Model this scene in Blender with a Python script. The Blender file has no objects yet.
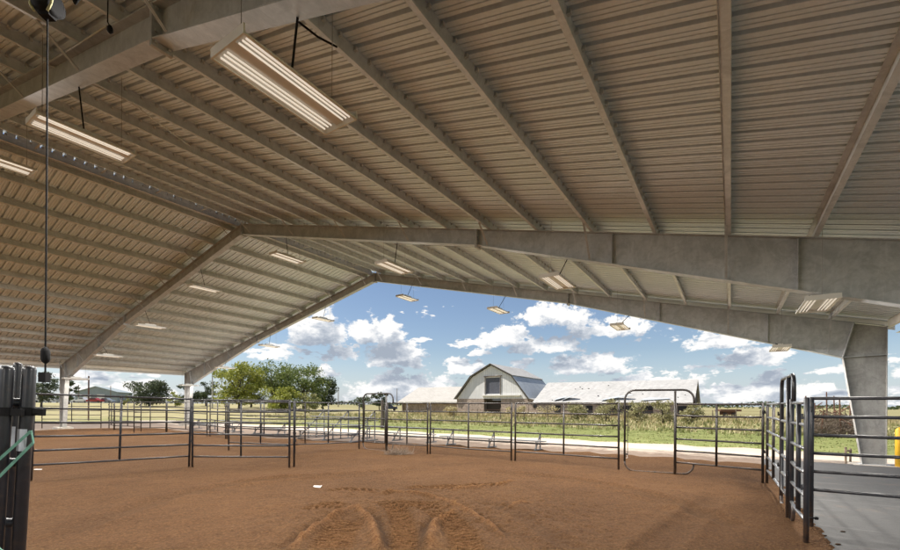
import bpy, math, random
import numpy as np
from mathutils import Vector, Matrix

random.seed(7); rng = np.random.default_rng(7)
scene = bpy.context.scene
COL = scene.collection

# ------------------------------------------------------------------ camera model / survey helpers
R_ = .006; F_ = 435.3; Y0 = 405.0; H = 1.7
TH = .574; QC = 16.2; ZR = 8.78; SL = .2345; W = 20.07
A2 = np.array([math.sin(TH), math.cos(TH)])      # along the building
B2 = np.array([math.cos(TH), -math.sin(TH)])     # across the building
SA, SB, SC, SZ = 2.43, 10.0, 17.6, -5.16
FRAMES = [SZ, SA, SB, SC]

def sq(s, q, z=0.0):
    p = s * A2 + (q - QC) * B2
    return Vector((p[0], p[1], z))

def ray(u, v):
    du, dv = u - 450, v - 275
    c, s = math.cos(R_), math.sin(R_)
    return (du * c + dv * s) / F_, (Y0 - 275 + du * s - dv * c) / F_

def ground(u, v, z=0.0):
    """where the survey ray through a reading of the photograph meets the ground"""
    x, k = ray(u, v)
    Y = (z - H) / k
    return Vector((x * Y, Y, z))

def at(u, v, Y):
    x, k = ray(u, v)
    return Vector((x * Y, Y, H + k * Y))

def roofz(q):
    return ZR - SL * abs(q)

# ------------------------------------------------------------------ mesh builder
class MB:
    def __init__(s):
        s.v = []; s.f = []; s.m = []
    def add(s, vs, fs, m=0):
        o = len(s.v)
        s.v.extend([tuple(x) for x in vs])
        for f in fs:
            s.f.append([i + o for i in f]); s.m.append(m)
    def hexa(s, c8, m=0):
        s.add(c8, [(0, 3, 2, 1), (4, 5, 6, 7), (0, 1, 5, 4), (1, 2, 6, 5), (2, 3, 7, 6), (3, 0, 4, 7)], m)
    def box(s, c, size, mat=None, m=0):
        c = Vector(c); hx, hy, hz = [d / 2 for d in size]
        pts = []
        for z in (-hz, hz):
            for x, y in ((-hx, -hy), (hx, -hy), (hx, hy), (-hx, hy)):
                p = Vector((x, y, z))
                if mat is not None: p = mat @ p
                pts.append(c + p)
        s.hexa(pts, m)
    def bar(s, p0, p1, w, h, up=(0, 0, 1), m=0):
        p0 = Vector(p0); p1 = Vector(p1); d = (p1 - p0).normalized()
        up = Vector(up)
        if abs(d.dot(up)) > .98: up = Vector((1, 0, 0))
        sd = d.cross(up).normalized(); u = sd.cross(d).normalized()
        pts = []
        for p in (p0, p1):
            for a, b in ((-1, -1), (1, -1), (1, 1), (-1, 1)):
                pts.append(p + sd * (a * w / 2) + u * (b * h / 2))
        s.hexa(pts, m)
    def tube(s, pts, r, n=8, m=0, cap=True):
        pts = [Vector(p) for p in pts]
        rs = r if isinstance(r, (list, tuple)) else [r] * len(pts)
        base = len(s.v); prev = None
        for i, p in enumerate(pts):
            if i == 0: d = pts[1] - pts[0]
            elif i == len(pts) - 1: d = pts[-1] - pts[-2]
            else: d = (pts[i + 1] - p).normalized() + (p - pts[i - 1]).normalized()
            d.normalize()
            if prev is None:
                ref = Vector((0, 0, 1)) if abs(d.z) < .9 else Vector((1, 0, 0))
                x = d.cross(ref).normalized()
            else:
                x = (prev - d * prev.dot(d)).normalized()
            prev = x; y = d.cross(x)
            for k in range(n):
                t = 2 * math.pi * k / n
                s.v.append(tuple(p + x * (math.cos(t) * rs[i]) + y * (math.sin(t) * rs[i])))
        for i in range(len(pts) - 1):
            for k in range(n):
                a = base + i * n + k; b = base + i * n + (k + 1) % n
                s.f.append([a, b, b + n, a + n]); s.m.append(m)
        if cap:
            s.f.append([base + k for k in range(n)][::-1]); s.m.append(m)
            e = base + (len(pts) - 1) * n
            s.f.append([e + k for k in range(n)]); s.m.append(m)
    def prism(s, poly, off, m=0):
        """closed polygon (list of Vectors) extruded by off"""
        n = len(poly); off = Vector(off)
        vs = [Vector(p) for p in poly] + [Vector(p) + off for p in poly]
        fs = [list(range(n))[::-1], list(range(n, 2 * n))]
        for i in range(n):
            j = (i + 1) % n
            fs.append([i, j, j + n, i + n])
        s.add(vs, fs, m)
    def build(s, name, mats, parent=None, smooth=False, loc=None):
        me = bpy.data.meshes.new(name)
        vs = s.v
        me.from_pydata(vs, [], s.f)
        for m_ in (mats if isinstance(mats, (list, tuple)) else [mats]): me.materials.append(m_)
        me.polygons.foreach_set('material_index', s.m)
        if smooth: me.polygons.foreach_set('use_smooth', [True] * len(s.f))
        me.update()
        o = bpy.data.objects.new(name, me); COL.objects.link(o)
        if parent is not None: o.parent = parent
        if loc is not None: o.location = loc
        return o

def empty(name, loc, label, cat, group=None, rotz=0.0):
    o = bpy.data.objects.new(name, None); COL.objects.link(o)
    o.location = loc; o.rotation_euler = (0, 0, rotz); o.empty_display_size = .3
    tag(o, label, cat, group); return o

def tag(o, label, cat, group=None, kind=None):
    o['label'] = label; o['category'] = cat
    if group: o['group'] = group
    if kind: o['kind'] = kind
    return o

def structure(o, label, cat):
    return tag(o, label, cat, None, 'structure')

# ------------------------------------------------------------------ materials
def mat_new(name):
    m = bpy.data.materials.new(name); m.use_nodes = True
    nt = m.node_tree; b = nt.nodes['Principled BSDF']
    return m, nt, b

def nd(nt, t, **kw):
    n = nt.nodes.new(t)
    for k, v in kw.items():
        if k.startswith('in_'):
            key = k[3:]
            n.inputs[int(key) if key.isdigit() else key].default_value = v
        else: setattr(n, k, v)
    return n

def ramp(nt, fac, stops):
    r = nd(nt, 'ShaderNodeValToRGB')
    cr = r.color_ramp
    while len(cr.elements) < len(stops): cr.elements.new(.5)
    for e, (p, c) in zip(cr.elements, stops):
        e.position = p; e.color = (*c, 1) if len(c) == 3 else c
    nt.links.new(fac, r.inputs[0]); return r.outputs[0]

def noise(nt, vec, scale, detail=4, rough=.55, dist=0.0, out=0):
    n = nd(nt, 'ShaderNodeTexNoise'); n.inputs['Scale'].default_value = scale
    n.inputs['Detail'].default_value = detail; n.inputs['Roughness'].default_value = rough
    n.inputs['Distortion'].default_value = dist
    if vec is not None: nt.links.new(vec, n.inputs['Vector'])
    return n.outputs[out]

def mixc(nt, fac, a, b, mode='MIX'):
    n = nd(nt, 'ShaderNodeMix', data_type='RGBA', blend_type=mode)
    for inp, val in ((n.inputs['Factor'], fac), (n.inputs[6], a), (n.inputs[7], b)):
        if hasattr(val, 'is_linked') or hasattr(val, 'links'): nt.links.new(val, inp)
        elif isinstance(val, (int, float)): inp.default_value = val
        else: inp.default_value = (*val, 1)
    return n.outputs[2]

def math_(nt, op, a, b=None, clamp=False):
    n = nd(nt, 'ShaderNodeMath', operation=op, use_clamp=clamp)
    for i, val in enumerate((a, b)):
        if val is None: continue
        if isinstance(val, (int, float)): n.inputs[i].default_value = val
        else: nt.links.new(val, n.inputs[i])
    return n.outputs[0]

def bump(nt, b, h, strength=.3, dist=.02):
    n = nd(nt, 'ShaderNodeBump'); n.inputs['Strength'].default_value = strength
    n.inputs['Distance'].default_value = dist
    nt.links.new(h, n.inputs['Height']); nt.links.new(n.outputs[0], b.inputs['Normal'])

def coords(nt, obj=False):
    if obj: return nd(nt, 'ShaderNodeTexCoord').outputs['Object']
    return nd(nt, 'ShaderNodeNewGeometry').outputs['Position']

def stretch(nt, vec, sc, rotz=0.0):
    m = nd(nt, 'ShaderNodeMapping'); m.inputs['Scale'].default_value = sc
    m.inputs['Rotation'].default_value = (0, 0, rotz)
    nt.links.new(vec, m.inputs['Vector']); return m.outputs[0]

def simple(name, col, rough=.6, metal=0.0, var=.25, scale=3.0, bmp=0.0, bscale=40, obj=False, spec=None, cols=None):
    m, nt, b = mat_new(name)
    p = coords(nt, obj)
    n1 = noise(nt, p, scale, 5, .6)
    if cols is None:
        lo = tuple(c * (1 - var) for c in col); hi = tuple(min(1, c * (1 + var)) for c in col)
    else: lo, hi = cols
    c = ramp(nt, n1, [(.3, lo), (.7, hi)])
    nt.links.new(c, b.inputs['Base Color'])
    b.inputs['Roughness'].default_value = rough; b.inputs['Metallic'].default_value = metal
    if spec is not None: b.inputs['Specular IOR Level'].default_value = spec
    if bmp: bump(nt, b, noise(nt, p, bscale, 4), bmp, .01)
    return m

M = {}
# galvanised roofing seen from below
def mk_panel():
    m, nt, b = mat_new('roof_sheet_metal')
    p = coords(nt)
    n1 = noise(nt, p, 1.3, 5, .6); n2 = noise(nt, stretch(nt, p, (6, 6, 1), 0), 4.0, 3)
    c1 = ramp(nt, n1, [(.3, (.70, .78, .84)), (.7, (.81, .885, .94))])
    c2 = mixc(nt, .25, c1, ramp(nt, n2, [(.35, (.55, .60, .63)), (.7, (.79, .87, .92))]))
    nt.links.new(c2, b.inputs['Base Color'])
    b.inputs['Metallic'].default_value = .12; b.inputs['Roughness'].default_value = .42
    return m
M['panel'] = mk_panel()
def mk_galv(name, lo, hi, metal=.2, rough=.5):
    m, nt, b = mat_new(name)
    p = coords(nt)
    n1 = noise(nt, p, 2.2, 6, .62, .8)
    n2 = noise(nt, p, 14, 4, .6)
    n3 = noise(nt, stretch(nt, p, (1, 1, .15)), 6, 4, .6, 1.5)
    n4 = noise(nt, p, 1.9, 6, .72, 1.6)
    mid = tuple((a + c) / 2 for a, c in zip(lo, hi))
    c = ramp(nt, n1, [(.28, lo), (.5, mid), (.72, hi)])
    c = mixc(nt, .35, c, ramp(nt, n2, [(.35, lo), (.65, hi)]))
    c = mixc(nt, math_(nt, 'MULTIPLY', ramp(nt, n3, [(.52, (0, 0, 0)), (.7, (1, 1, 1))]), .3), c, tuple(min(1, x * 1.25) for x in hi))
    nt.links.new(c, b.inputs['Base Color'])
    c = mixc(nt, math_(nt, 'MULTIPLY', ramp(nt, n4, [(.47, (0, 0, 0)), (.60, (1, 1, 1))]), .42), c, tuple(x * .72 for x in lo))
    nt.links.new(c, b.inputs['Base Color'])
    r = math_(nt, 'ADD', math_(nt, 'MULTIPLY', n2, .25), rough - .12)
    nt.links.new(r, b.inputs['Roughness']); b.inputs['Metallic'].default_value = metal
    bump(nt, b, n2, .08, .01)
    return m
M['galv'] = mk_galv('galvanised_steel', (.38, .395, .41), (.56, .575, .59))
M['galv_column'] = mk_galv('galvanised_column', (.26, .255, .245), (.40, .395, .38), 0.0, .85)
M['purlin'] = mk_galv('galvanised_purlin', (.52, .535, .54), (.70, .715, .72))
M['galv_light'] = mk_galv('bright_zinc', (.45, .44, .41), (.62, .60, .56), .25, .45)
M['clip'] = simple('zinc_clip', (.72, .71, .68), .35, .5, .1)
M['rake'] = simple('pale_trim_metal', (.78, .75, .69), .5, .1, .12, 1.5)
def mk_tube(name, col, rust, rough, amt):
    m, nt, b = mat_new(name); p = coords(nt)
    n1 = noise(nt, p, 7, 5, .65); n2 = noise(nt, p, 22, 5, .7)
    c = ramp(nt, n1, [(.3, tuple(x * .7 for x in col)), (.7, tuple(x * 1.4 for x in col))])
    c = mixc(nt, math_(nt, 'MULTIPLY', ramp(nt, n2, [(.55, (0, 0, 0)), (.68, (1, 1, 1))]), amt), c, rust)
    sx = nd(nt, 'ShaderNodeSeparateXYZ'); nt.links.new(p, sx.inputs[0])
    mud = nd(nt, 'ShaderNodeMapRange'); mud.inputs['From Min'].default_value = .42; mud.inputs['From Max'].default_value = .0
    nt.links.new(sx.outputs[2], mud.inputs['Value'])
    mk = math_(nt, 'MULTIPLY', mud.outputs[0], ramp(nt, n2, [(.38, (0, 0, 0)), (.6, (1, 1, 1))]), True)
    c = mixc(nt, math_(nt, 'MULTIPLY', mk, .75), c, (.15, .085, .045))
    nt.links.new(c, b.inputs['Base Color'])
    nt.links.new(math_(nt, 'ADD', math_(nt, 'MULTIPLY', n2, .35), rough - .15), b.inputs['Roughness'])
    bump(nt, b, n2, .06, .01); return m
M['black_tube'] = mk_tube('dark_painted_tube', (.020, .021, .026), (.07, .045, .032), .32, .4)
M['brown_tube'] = mk_tube('worn_dark_brown_tube', (.018, .0145, .0135), (.07, .035, .022), .42, .35)
M['silver_tube'] = simple('worn_grey_tube', (.16, .165, .175), .3, .5, .35, 5)
M['black_plastic'] = simple('black_plastic', (.012, .012, .013), .8, 0, .2, spec=.15)
M['white_enamel'] = simple('white_enamel', (.72, .71, .68), .4, 0, .06)
M['tag_grey'] = simple('pale_grey_tag', (.42, .45, .50), .5, 0, .15, 20)
M['green_strap'] = simple('green_webbing', (.11, .26, .20), .7, 0, .25, 40)
M['olive_strap'] = simple('olive_webbing', (.42, .40, .22), .7, 0, .2, 40)
M['steel_cable'] = simple('steel_cable', (.30, .29, .27), .45, .5, .15)
M['yellow'] = simple('yellow_safety_paint', (.72, .42, .03), .5, 0, .15, 5, .05)
M['aluminium'] = simple('dull_aluminium', (.17, .175, .185), .5, .3, .12, 6)
M['dull_board'] = simple('weathered_grey_board', (.26, .24, .215), .75, 0, .25, 6)
M['paper'] = simple('white_scrap', (.8, .8, .78), .7, 0, .05)
M['rust'] = simple('rusted_steel', (.16, .075, .045), .8, 0, .5, 8, .1, 50)
M['old_wood'] = simple('weathered_wood', (.20, .155, .115), .85, 0, .4, 9, .15, 40)
M['dark_wood'] = simple('dark_weathered_wood', (.055, .045, .036), .85, 0, .3, 9, .1, 40)
M['cement'] = simple('footing_concrete', (.36, .33, .29), .85, 0, .2, 6, .1, 30)
M['car_white'] = simple('white_car_paint', (.75, .75, .75), .25, 0, .03)
M['car_red'] = simple('red_car_paint', (.36, .03, .025), .25, 0, .08)
M['car_silver'] = simple('silver_car_paint', (.38, .40, .42), .25, .4, .05)
M['car_dark'] = simple('dark_blue_car_paint', (.04, .05, .08), .25, .2, .05)
M['glass_dark'] = simple('tinted_glass', (.03, .035, .04), .08, 0, .1)
M['rubber'] = simple('tyre_rubber', (.025, .025, .025), .8, 0, .2)

def mk_tube_lit():
    m, nt, b = mat_new('lit_fluorescent_tube')
    b.inputs['Base Color'].default_value = (.9, .88, .82, 1)
    b.inputs['Emission Color'].default_value = (1.0, .90, .76, 1)
    b.inputs['Emission Strength'].default_value = LAMP
    return m
LAMP = .30
M['tube_lit'] = mk_tube_lit()

def mk_dirt():
    m, nt, b = mat_new('arena_dirt')
    p = coords(nt)
    big = noise(nt, p, .35, 4, .6); mid = noise(nt, p, 3.0, 6, .7); fine = noise(nt, p, 28, 6, .75)
    clod = nd(nt, 'ShaderNodeTexVoronoi', feature='F1'); clod.inputs['Scale'].default_value = 34
    wob = nd(nt, 'ShaderNodeVectorMath', operation='ADD'); nt.links.new(p, wob.inputs[0])
    sc = nd(nt, 'ShaderNodeVectorMath', operation='SCALE'); sc.inputs['Scale'].default_value = .06
    nt.links.new(noise(nt, p, 12, 3, .6, 0, 1), sc.inputs[0]); nt.links.new(sc.outputs[0], wob.inputs[1])
    nt.links.new(wob.outputs[0], clod.inputs['Vector'])
    c = ramp(nt, mid, [(.3, (.17, .083, .037)), (.52, (.285, .147, .069)), (.72, (.42, .235, .12))])
    c = mixc(nt, .62, c, ramp(nt, fine, [(.36, (.07, .032, .014)), (.5, (.28, .143, .068)), (.64, (.60, .37, .21))]))
    c = mixc(nt, .4, c, ramp(nt, big, [(.35, (.21, .108, .052)), (.65, (.42, .225, .115))]))
    fl = nd(nt, 'ShaderNodeTexVoronoi', feature='F1'); fl.inputs['Scale'].default_value = 22; fl.inputs['Randomness'].default_value = 1
    nt.links.new(stretch(nt, wob.outputs[0], (1, 1, 1)), fl.inputs['Vector'])
    flk = math_(nt, 'MULTIPLY', ramp(nt, fl.outputs[0], [(.10, (1, 1, 1)), (.2, (0, 0, 0))]), ramp(nt, fl.outputs[1], [(.72, (0, 0, 0)), (.76, (1, 1, 1))]))
    c = mixc(nt, math_(nt, 'MULTIPLY', flk, .6), c, (.55, .40, .25))
    dk = noise(nt, p, 9, 5, .7)
    c = mixc(nt, math_(nt, 'MULTIPLY', ramp(nt, dk, [(.3, (1, 1, 1)), (.48, (0, 0, 0))]), .45), c, (.11, .05, .024))
    nt.links.new(c, b.inputs['Base Color'])
    an = nd(nt, 'ShaderNodeAttribute', attribute_name='track_soil_shade')  # soil compaction tone plus tyre track shading painted into the colour
    dry = ramp(nt, an.outputs['Fac'], [(.2, (.5, .5, .5)), (.5, (1, 1, 1)), (.8, (1.55, 1.5, 1.45))])  # painted shade darkens beds and troughs; crests lifted as loose soil and painted light
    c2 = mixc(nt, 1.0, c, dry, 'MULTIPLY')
    fin = mixc(nt, 1.0, c2, (.53, .50, .415), 'MULTIPLY')
    nt.links.new(fin, b.inputs['Base Color'])
    b.inputs['Roughness'].default_value = .95; b.inputs['Specular IOR Level'].default_value = .15
    h = math_(nt, 'ADD', math_(nt, 'MULTIPLY', fine, .7), math_(nt, 'MULTIPLY', mid, .8))
    h = math_(nt, 'ADD', h, math_(nt, 'MULTIPLY', clod.outputs[0], -.35))
    bump(nt, b, h, 1.0, .17)
    return m
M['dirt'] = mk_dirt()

def mk_gravel():
    m, nt, b = mat_new('pale_gravel')
    p = coords(nt)
    n1 = noise(nt, p, .25, 5, .6); n2 = noise(nt, p, 2.2, 6, .7); n3 = noise(nt, p, 30, 4, .7)
    c = ramp(nt, n1, [(.3, (.37, .29, .215)), (.7, (.48, .39, .30))])
    c = mixc(nt, .45, c, ramp(nt, n2, [(.35, (.30, .225, .165)), (.65, (.52, .44, .35))]))
    c = mixc(nt, .3, c, ramp(nt, n3, [(.35, (.22, .18, .14)), (.65, (.58, .53, .47))]))
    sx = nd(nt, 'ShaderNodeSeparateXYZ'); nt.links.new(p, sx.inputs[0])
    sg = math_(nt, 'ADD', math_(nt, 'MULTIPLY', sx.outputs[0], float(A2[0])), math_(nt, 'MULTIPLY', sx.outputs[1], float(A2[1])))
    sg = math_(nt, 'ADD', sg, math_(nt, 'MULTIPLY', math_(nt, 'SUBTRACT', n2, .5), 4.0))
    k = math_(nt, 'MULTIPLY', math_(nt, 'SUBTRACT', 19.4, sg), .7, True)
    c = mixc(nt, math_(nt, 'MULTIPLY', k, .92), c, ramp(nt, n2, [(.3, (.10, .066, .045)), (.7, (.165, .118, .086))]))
    nt.links.new(c, b.inputs['Base Color']); b.inputs['Roughness'].default_value = .95
    bump(nt, b, n3, .5, .03)
    return m
M['gravel'] = mk_gravel()

def mk_concrete():
    m, nt, b = mat_new('concrete_apron')
    p = coords(nt)
    n1 = noise(nt, p, .8, 6, .65); n2 = noise(nt, p, 9, 5, .65); n3 = noise(nt, p, 90, 3, .6)
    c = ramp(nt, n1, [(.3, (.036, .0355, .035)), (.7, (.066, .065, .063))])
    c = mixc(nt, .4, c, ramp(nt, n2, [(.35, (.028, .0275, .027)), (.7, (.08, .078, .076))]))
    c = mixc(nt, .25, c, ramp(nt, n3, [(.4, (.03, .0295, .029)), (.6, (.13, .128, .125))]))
    stk = noise(nt, stretch(nt, stretch(nt, p, (1, 1, 1), TH), (.25, 5, 1)), 1.3, 4, .65)
    c = mixc(nt, math_(nt, 'MULTIPLY', ramp(nt, stk, [(.56, (0, 0, 0)), (.66, (1, 1, 1))]), .45), c, (.13, .127, .123))
    spill = ramp(nt, noise(nt, p, 1.6, 6, .7), [(.56, (0, 0, 0)), (.74, (1, 1, 1))])
    c = mixc(nt, math_(nt, 'MULTIPLY', spill, .35), c, (.17, .11, .07))
    nt.links.new(c, b.inputs['Base Color']); b.inputs['Roughness'].default_value = .8
    bump(nt, b, n3, .25, .01)
    return m
M['concrete'] = mk_concrete()

def mk_field():
    m, nt, b = mat_new('pasture_grass')
    p = coords(nt)
    sx = nd(nt, 'ShaderNodeSeparateXYZ'); nt.links.new(p, sx.inputs[0])
    s = math_(nt, 'ADD', math_(nt, 'MULTIPLY', sx.outputs[0], float(A2[0])), math_(nt, 'MULTIPLY', sx.outputs[1], float(A2[1])))
    n1 = noise(nt, p, .06, 5, .65); n2 = noise(nt, p, .7, 6, .7); n3 = noise(nt, p, 9, 4, .7)
    green = ramp(nt, n2, [(.3, (.13, .165, .045)), (.55, (.23, .255, .085)), (.75, (.37, .355, .165))])
    tan = ramp(nt, n2, [(.3, (.30, .26, .13)), (.55, (.44, .38, .21)), (.75, (.54, .47, .29))])
    dist = nd(nt, 'ShaderNodeVectorMath', operation='LENGTH'); nt.links.new(p, dist.inputs[0])
    k = math_(nt, 'ADD', math_(nt, 'MULTIPLY', math_(nt, 'SUBTRACT', dist.outputs['Value'], 44.0), .035), math_(nt, 'MULTIPLY', math_(nt, 'SUBTRACT', n1, .5), 4.6), False)
    k = math_(nt, 'ADD', k, .25, True)
    far = math_(nt, 'MULTIPLY', math_(nt, 'SUBTRACT', s, 60.0), .02, True)
    c = mixc(nt, k, green, tan)
    c = mixc(nt, math_(nt, 'MULTIPLY', far, .45), c, ramp(nt, n1, [(.35, (.09, .115, .035)), (.65, (.26, .215, .11))]))
    c = mixc(nt, .25, c, ramp(nt, n3, [(.35, (.05, .055, .02)), (.65, (.26, .24, .12))]))
    nt.links.new(c, b.inputs['Base Color']); b.inputs['Roughness'].default_value = .95
    b.inputs['Specular IOR Level'].default_value = .1
    bump(nt, b, n3, .6, .1)
    return m
M['field'] = mk_field()

def mk_leaf(name, cols):
    m, nt, b = mat_new(name)
    g = nd(nt, 'ShaderNodeNewGeometry')
    c = ramp(nt, g.outputs['Random Per Island'], [(0, cols[0]), (.5, cols[1]), (1, cols[2])])
    n = noise(nt, g.outputs['Position'], .9, 3)
    c = mixc(nt, .35, c, ramp(nt, n, [(.35, cols[0]), (.65, cols[2])]))
    nt.links.new(c, b.inputs['Base Color']); b.inputs['Roughness'].default_value = .6
    tr = nd(nt, 'ShaderNodeBsdfTranslucent'); nt.links.new(c, tr.inputs[0])
    mx = nd(nt, 'ShaderNodeMixShader'); mx.inputs[0].default_value = .3
    nt.links.new(b.outputs[0], mx.inputs[1]); nt.links.new(tr.outputs[0], mx.inputs[2])
    nt.links.new(mx.outputs[0], nt.nodes['Material Output'].inputs[0])
    return m
M['leaf_yellow'] = mk_leaf('yellow_green_leaves', [(.17, .21, .03), (.30, .33, .05), (.46, .44, .10)])
M['leaf_mid'] = mk_leaf('mid_green_leaves', [(.07, .115, .024), (.15, .20, .045), (.28, .31, .09)])
M['leaf_dark'] = mk_leaf('dark_green_leaves', [(.03, .05, .017), (.055, .08, .026), (.1, .12, .045)])
M['leaf_grey'] = mk_leaf('grey_green_leaves', [(.05, .07, .035), (.09, .115, .055), (.15, .17, .09)])
M['leaf_dry'] = mk_leaf('dry_grass_blades', [(.34, .28, .13), (.5, .42, .22), (.62, .54, .32)])
M['leaf_weed'] = mk_leaf('weedy_blades', [(.13, .16, .04), (.24, .26, .08), (.40, .36, .17)])
M['leaf_scrub'] = mk_leaf('yellowing_scrub_leaves', [(.20, .20, .08), (.34, .31, .15), (.48, .43, .25)])
M['leaf_twig'] = mk_leaf('dead_twigs', [(.12, .085, .06), (.2, .15, .11), (.28, .22, .17)])
M['bark'] = simple('tree_bark', (.09, .072, .055), .9, 0, .35, 8, .2, 30)

def mk_oldroof(name, lo, hi, stain):
    m, nt, b = mat_new(name)
    p = coords(nt)
    r = stretch(nt, p, (1, 1, 1), -TH)
    n1 = noise(nt, p, .35, 6, .65); n2 = noise(nt, stretch(nt, r, (4.0, .6, .6)), 1.2, 5, .65); n3 = noise(nt, p, 5, 5, .7)
    c = ramp(nt, n1, [(.3, lo), (.7, hi)])
    c = mixc(nt, .5, c, ramp(nt, n2, [(.35, tuple(x * .8 for x in lo)), (.65, hi)]))
    c = mixc(nt, math_(nt, 'MULTIPLY', ramp(nt, n3, [(.54, (0, 0, 0)), (.72, (1, 1, 1))]), .40), c, stain)
    nt.links.new(c, b.inputs['Base Color']); b.inputs['Roughness'].default_value = .7
    wv = nd(nt, 'ShaderNodeTexWave', wave_type='BANDS', bands_direction='X'); wv.inputs['Scale'].default_value = 1.1
    nt.links.new(r, wv.inputs['Vector']); bump(nt, b, wv.outputs[1], .25, .05)
    return m
M['old_white_roof'] = mk_oldroof('weathered_white_roof', (.34, .33, .315), (.47, .455, .44), (.20, .18, .16))
M['old_tan_roof'] = mk_oldroof('weathered_tan_roof', (.35, .325, .29), (.45, .425, .39), (.26, .225, .19))
M['old_grey_roof'] = mk_oldroof('weathered_grey_roof', (.36, .39, .42), (.56, .59, .62), (.17, .18, .19))
def mk_boards(name, lo, hi, stain):
    m, nt, b = mat_new(name)
    p = coords(nt)
    r = stretch(nt, p, (1, 1, 1), -TH)
    wv = nd(nt, 'ShaderNodeTexWave', wave_type='BANDS', bands_direction='X'); wv.inputs['Scale'].default_value = 1.6
    wv.inputs['Distortion'].default_value = .3
    nt.links.new(r, wv.inputs['Vector'])
    n1 = noise(nt, p, .6, 6, .65); n2 = noise(nt, stretch(nt, r, (6, 6, .5)), 1.0, 5, .65)
    c = ramp(nt, n1, [(.3, lo), (.7, hi)])
    c = mixc(nt, .4, c, ramp(nt, n2, [(.35, tuple(x * .75 for x in lo)), (.65, hi)]))
    c = mixc(nt, math_(nt, 'MULTIPLY', ramp(nt, wv.outputs[1], [(.0, (1, 1, 1)), (.12, (0, 0, 0))]), .28), c, stain)
    nt.links.new(c, b.inputs['Base Color']); b.inputs['Roughness'].default_value = .8
    return m
M['white_boards'] = mk_boards('peeling_white_boards', (.70, .69, .67), (.86, .855, .84), (.22, .21, .20))
M['grey_siding'] = mk_boards('blue_grey_metal_siding', (.24, .29, .31), (.30, .35, .37), (.17, .2, .22))
M['brick'] = simple('weathered_red_brick', (.38, .30, .245), .9, 0, .4, 3, .2, 20)
M['void'] = simple('dark_interior', (.03, .028, .03), .9, 0, .2)
M['slate_door'] = simple('slate_blue_door', (.10, .105, .13), .7, 0, .25, 3)

# ------------------------------------------------------------------ ground
def terrain(x, y):
    d = math.hypot(x, y)
    az = math.degrees(math.atan2(x, max(y, 1e-6))) if y > 0 else 0
    k = min(1, max(0, (-az - 2) / 22.0)) if y > 0 else 0
    t = min(1, max(0, (d - 45) / 105.0)); t = t * t * (3 - 2 * t)
    g = 1.75 * t * k
    if d > 160: g += .0 * (d - 160)
    return g

def make_ground():
    rs = [0, 8, 16, 24, 32, 40, 48, 56, 64, 74, 86, 100, 116, 134, 154, 180, 220, 280, 380, 550, 800, 1300, 2200, 4000, 7000]
    n = 180; vs = [(0, 0, -.15)]; fs = []
    for r in rs[1:]:
        for k in range(n):
            t = 2 * math.pi * k / n; x, y = r * math.sin(t), r * math.cos(t)
            vs.append((x, y, -.15 + terrain(x, y)))
    for k in range(n): fs.append((0, 1 + (k + 1) % n, 1 + k))
    for i in range(len(rs) - 2):
        for k in range(n):
            a = 1 + i * n + k; b = 1 + i * n + (k + 1) % n
            fs.append((a, b, b + n, a + n))
    mb = MB(); mb.add(vs, fs)
    o = mb.build('ground', M['field'], smooth=True)
    structure(o, 'wide pasture ground of green and dry tan grass running to the horizon', 'ground')
make_ground()

def sheet_sq(name, s0, s1, q0, q1, z, mat, thick=.0, jag=0.0, n=40):
    """flat sheet in building axes with a ragged edge"""
    pts = []
    def j(): return random.uniform(-jag, jag)
    for i in range(n): pts.append(sq(s0 + j(), q0 + (q1 - q0) * i / n, z))
    for i in range(n): pts.append(sq(s0 + (s1 - s0) * i / n, q1 + j(), z))
    for i in range(n): pts.append(sq(s1 + j(), q1 + (q0 - q1) * i / n, z))
    for i in range(n): pts.append(sq(s1 + (s0 - s1) * i / n, q0 + j(), z))
    c = sq((s0 + s1) / 2, (q0 + q1) / 2, z)
    mb = MB(); mb.add([c] + pts, [(0, 1 + (i + 1) % len(pts), 1 + i) for i in range(len(pts))])
    if thick:
        m = len(pts)
        mb.add(pts + [p - Vector((0, 0, thick)) for p in pts], [(i, (i + 1) % m, (i + 1) % m + m, i + m) for i in range(m)])
    return mb.build(name, mat)
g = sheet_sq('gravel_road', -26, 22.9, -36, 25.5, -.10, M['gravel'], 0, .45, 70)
structure(g, 'pale gravel road and yard around the open arena', 'road')
slab = sheet_sq('concrete_apron', -13.5, 17.35, 17.05, 20.9, .012, M['concrete'], .2, 0, 20)
structure(slab, 'grey concrete apron under the right eave beside the dirt', 'pavement')

# dirt with tyre ruts
def seg_dist(P, pts):
    best = np.full(P.shape[0], 1e9); side = np.zeros(P.shape[0]); arc = np.zeros(P.shape[0]); acc = 0
    for i in range(len(pts) - 1):
        a = pts[i]; b = pts[i + 1]; d = b - a; L = np.hypot(*d)
        t = np.clip(((P - a) @ d) / (L * L), 0, 1)
        c = a + t[:, None] * d; e = P - c; dist = np.hypot(e[:, 0], e[:, 1])
        sgn = np.sign(d[0] * e[:, 1] - d[1] * e[:, 0])
        up = dist < best
        best[up] = dist[up]; side[up] = sgn[up]; arc[up] = acc + t[up] * L
        acc += L
    return best, side, arc, acc

def smooth_path(px, n=6):
    pts = [np.array(ground(u, v)[:2]) for u, v in px]
    out = []
    P = [pts[0]] + pts + [pts[-1]]
    for i in range(1, len(P) - 2):
        for k in range(n):
            t = k / n
            a, b, c, d = P[i - 1], P[i], P[i + 1], P[i + 2]
            out.append(.5 * ((2 * b) + (-a + c) * t + (2 * a - 5 * b + 4 * c - d) * t * t + (-a + 3 * b - 3 * c + d) * t ** 3))
    out.append(pts[-1]); return out

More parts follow.
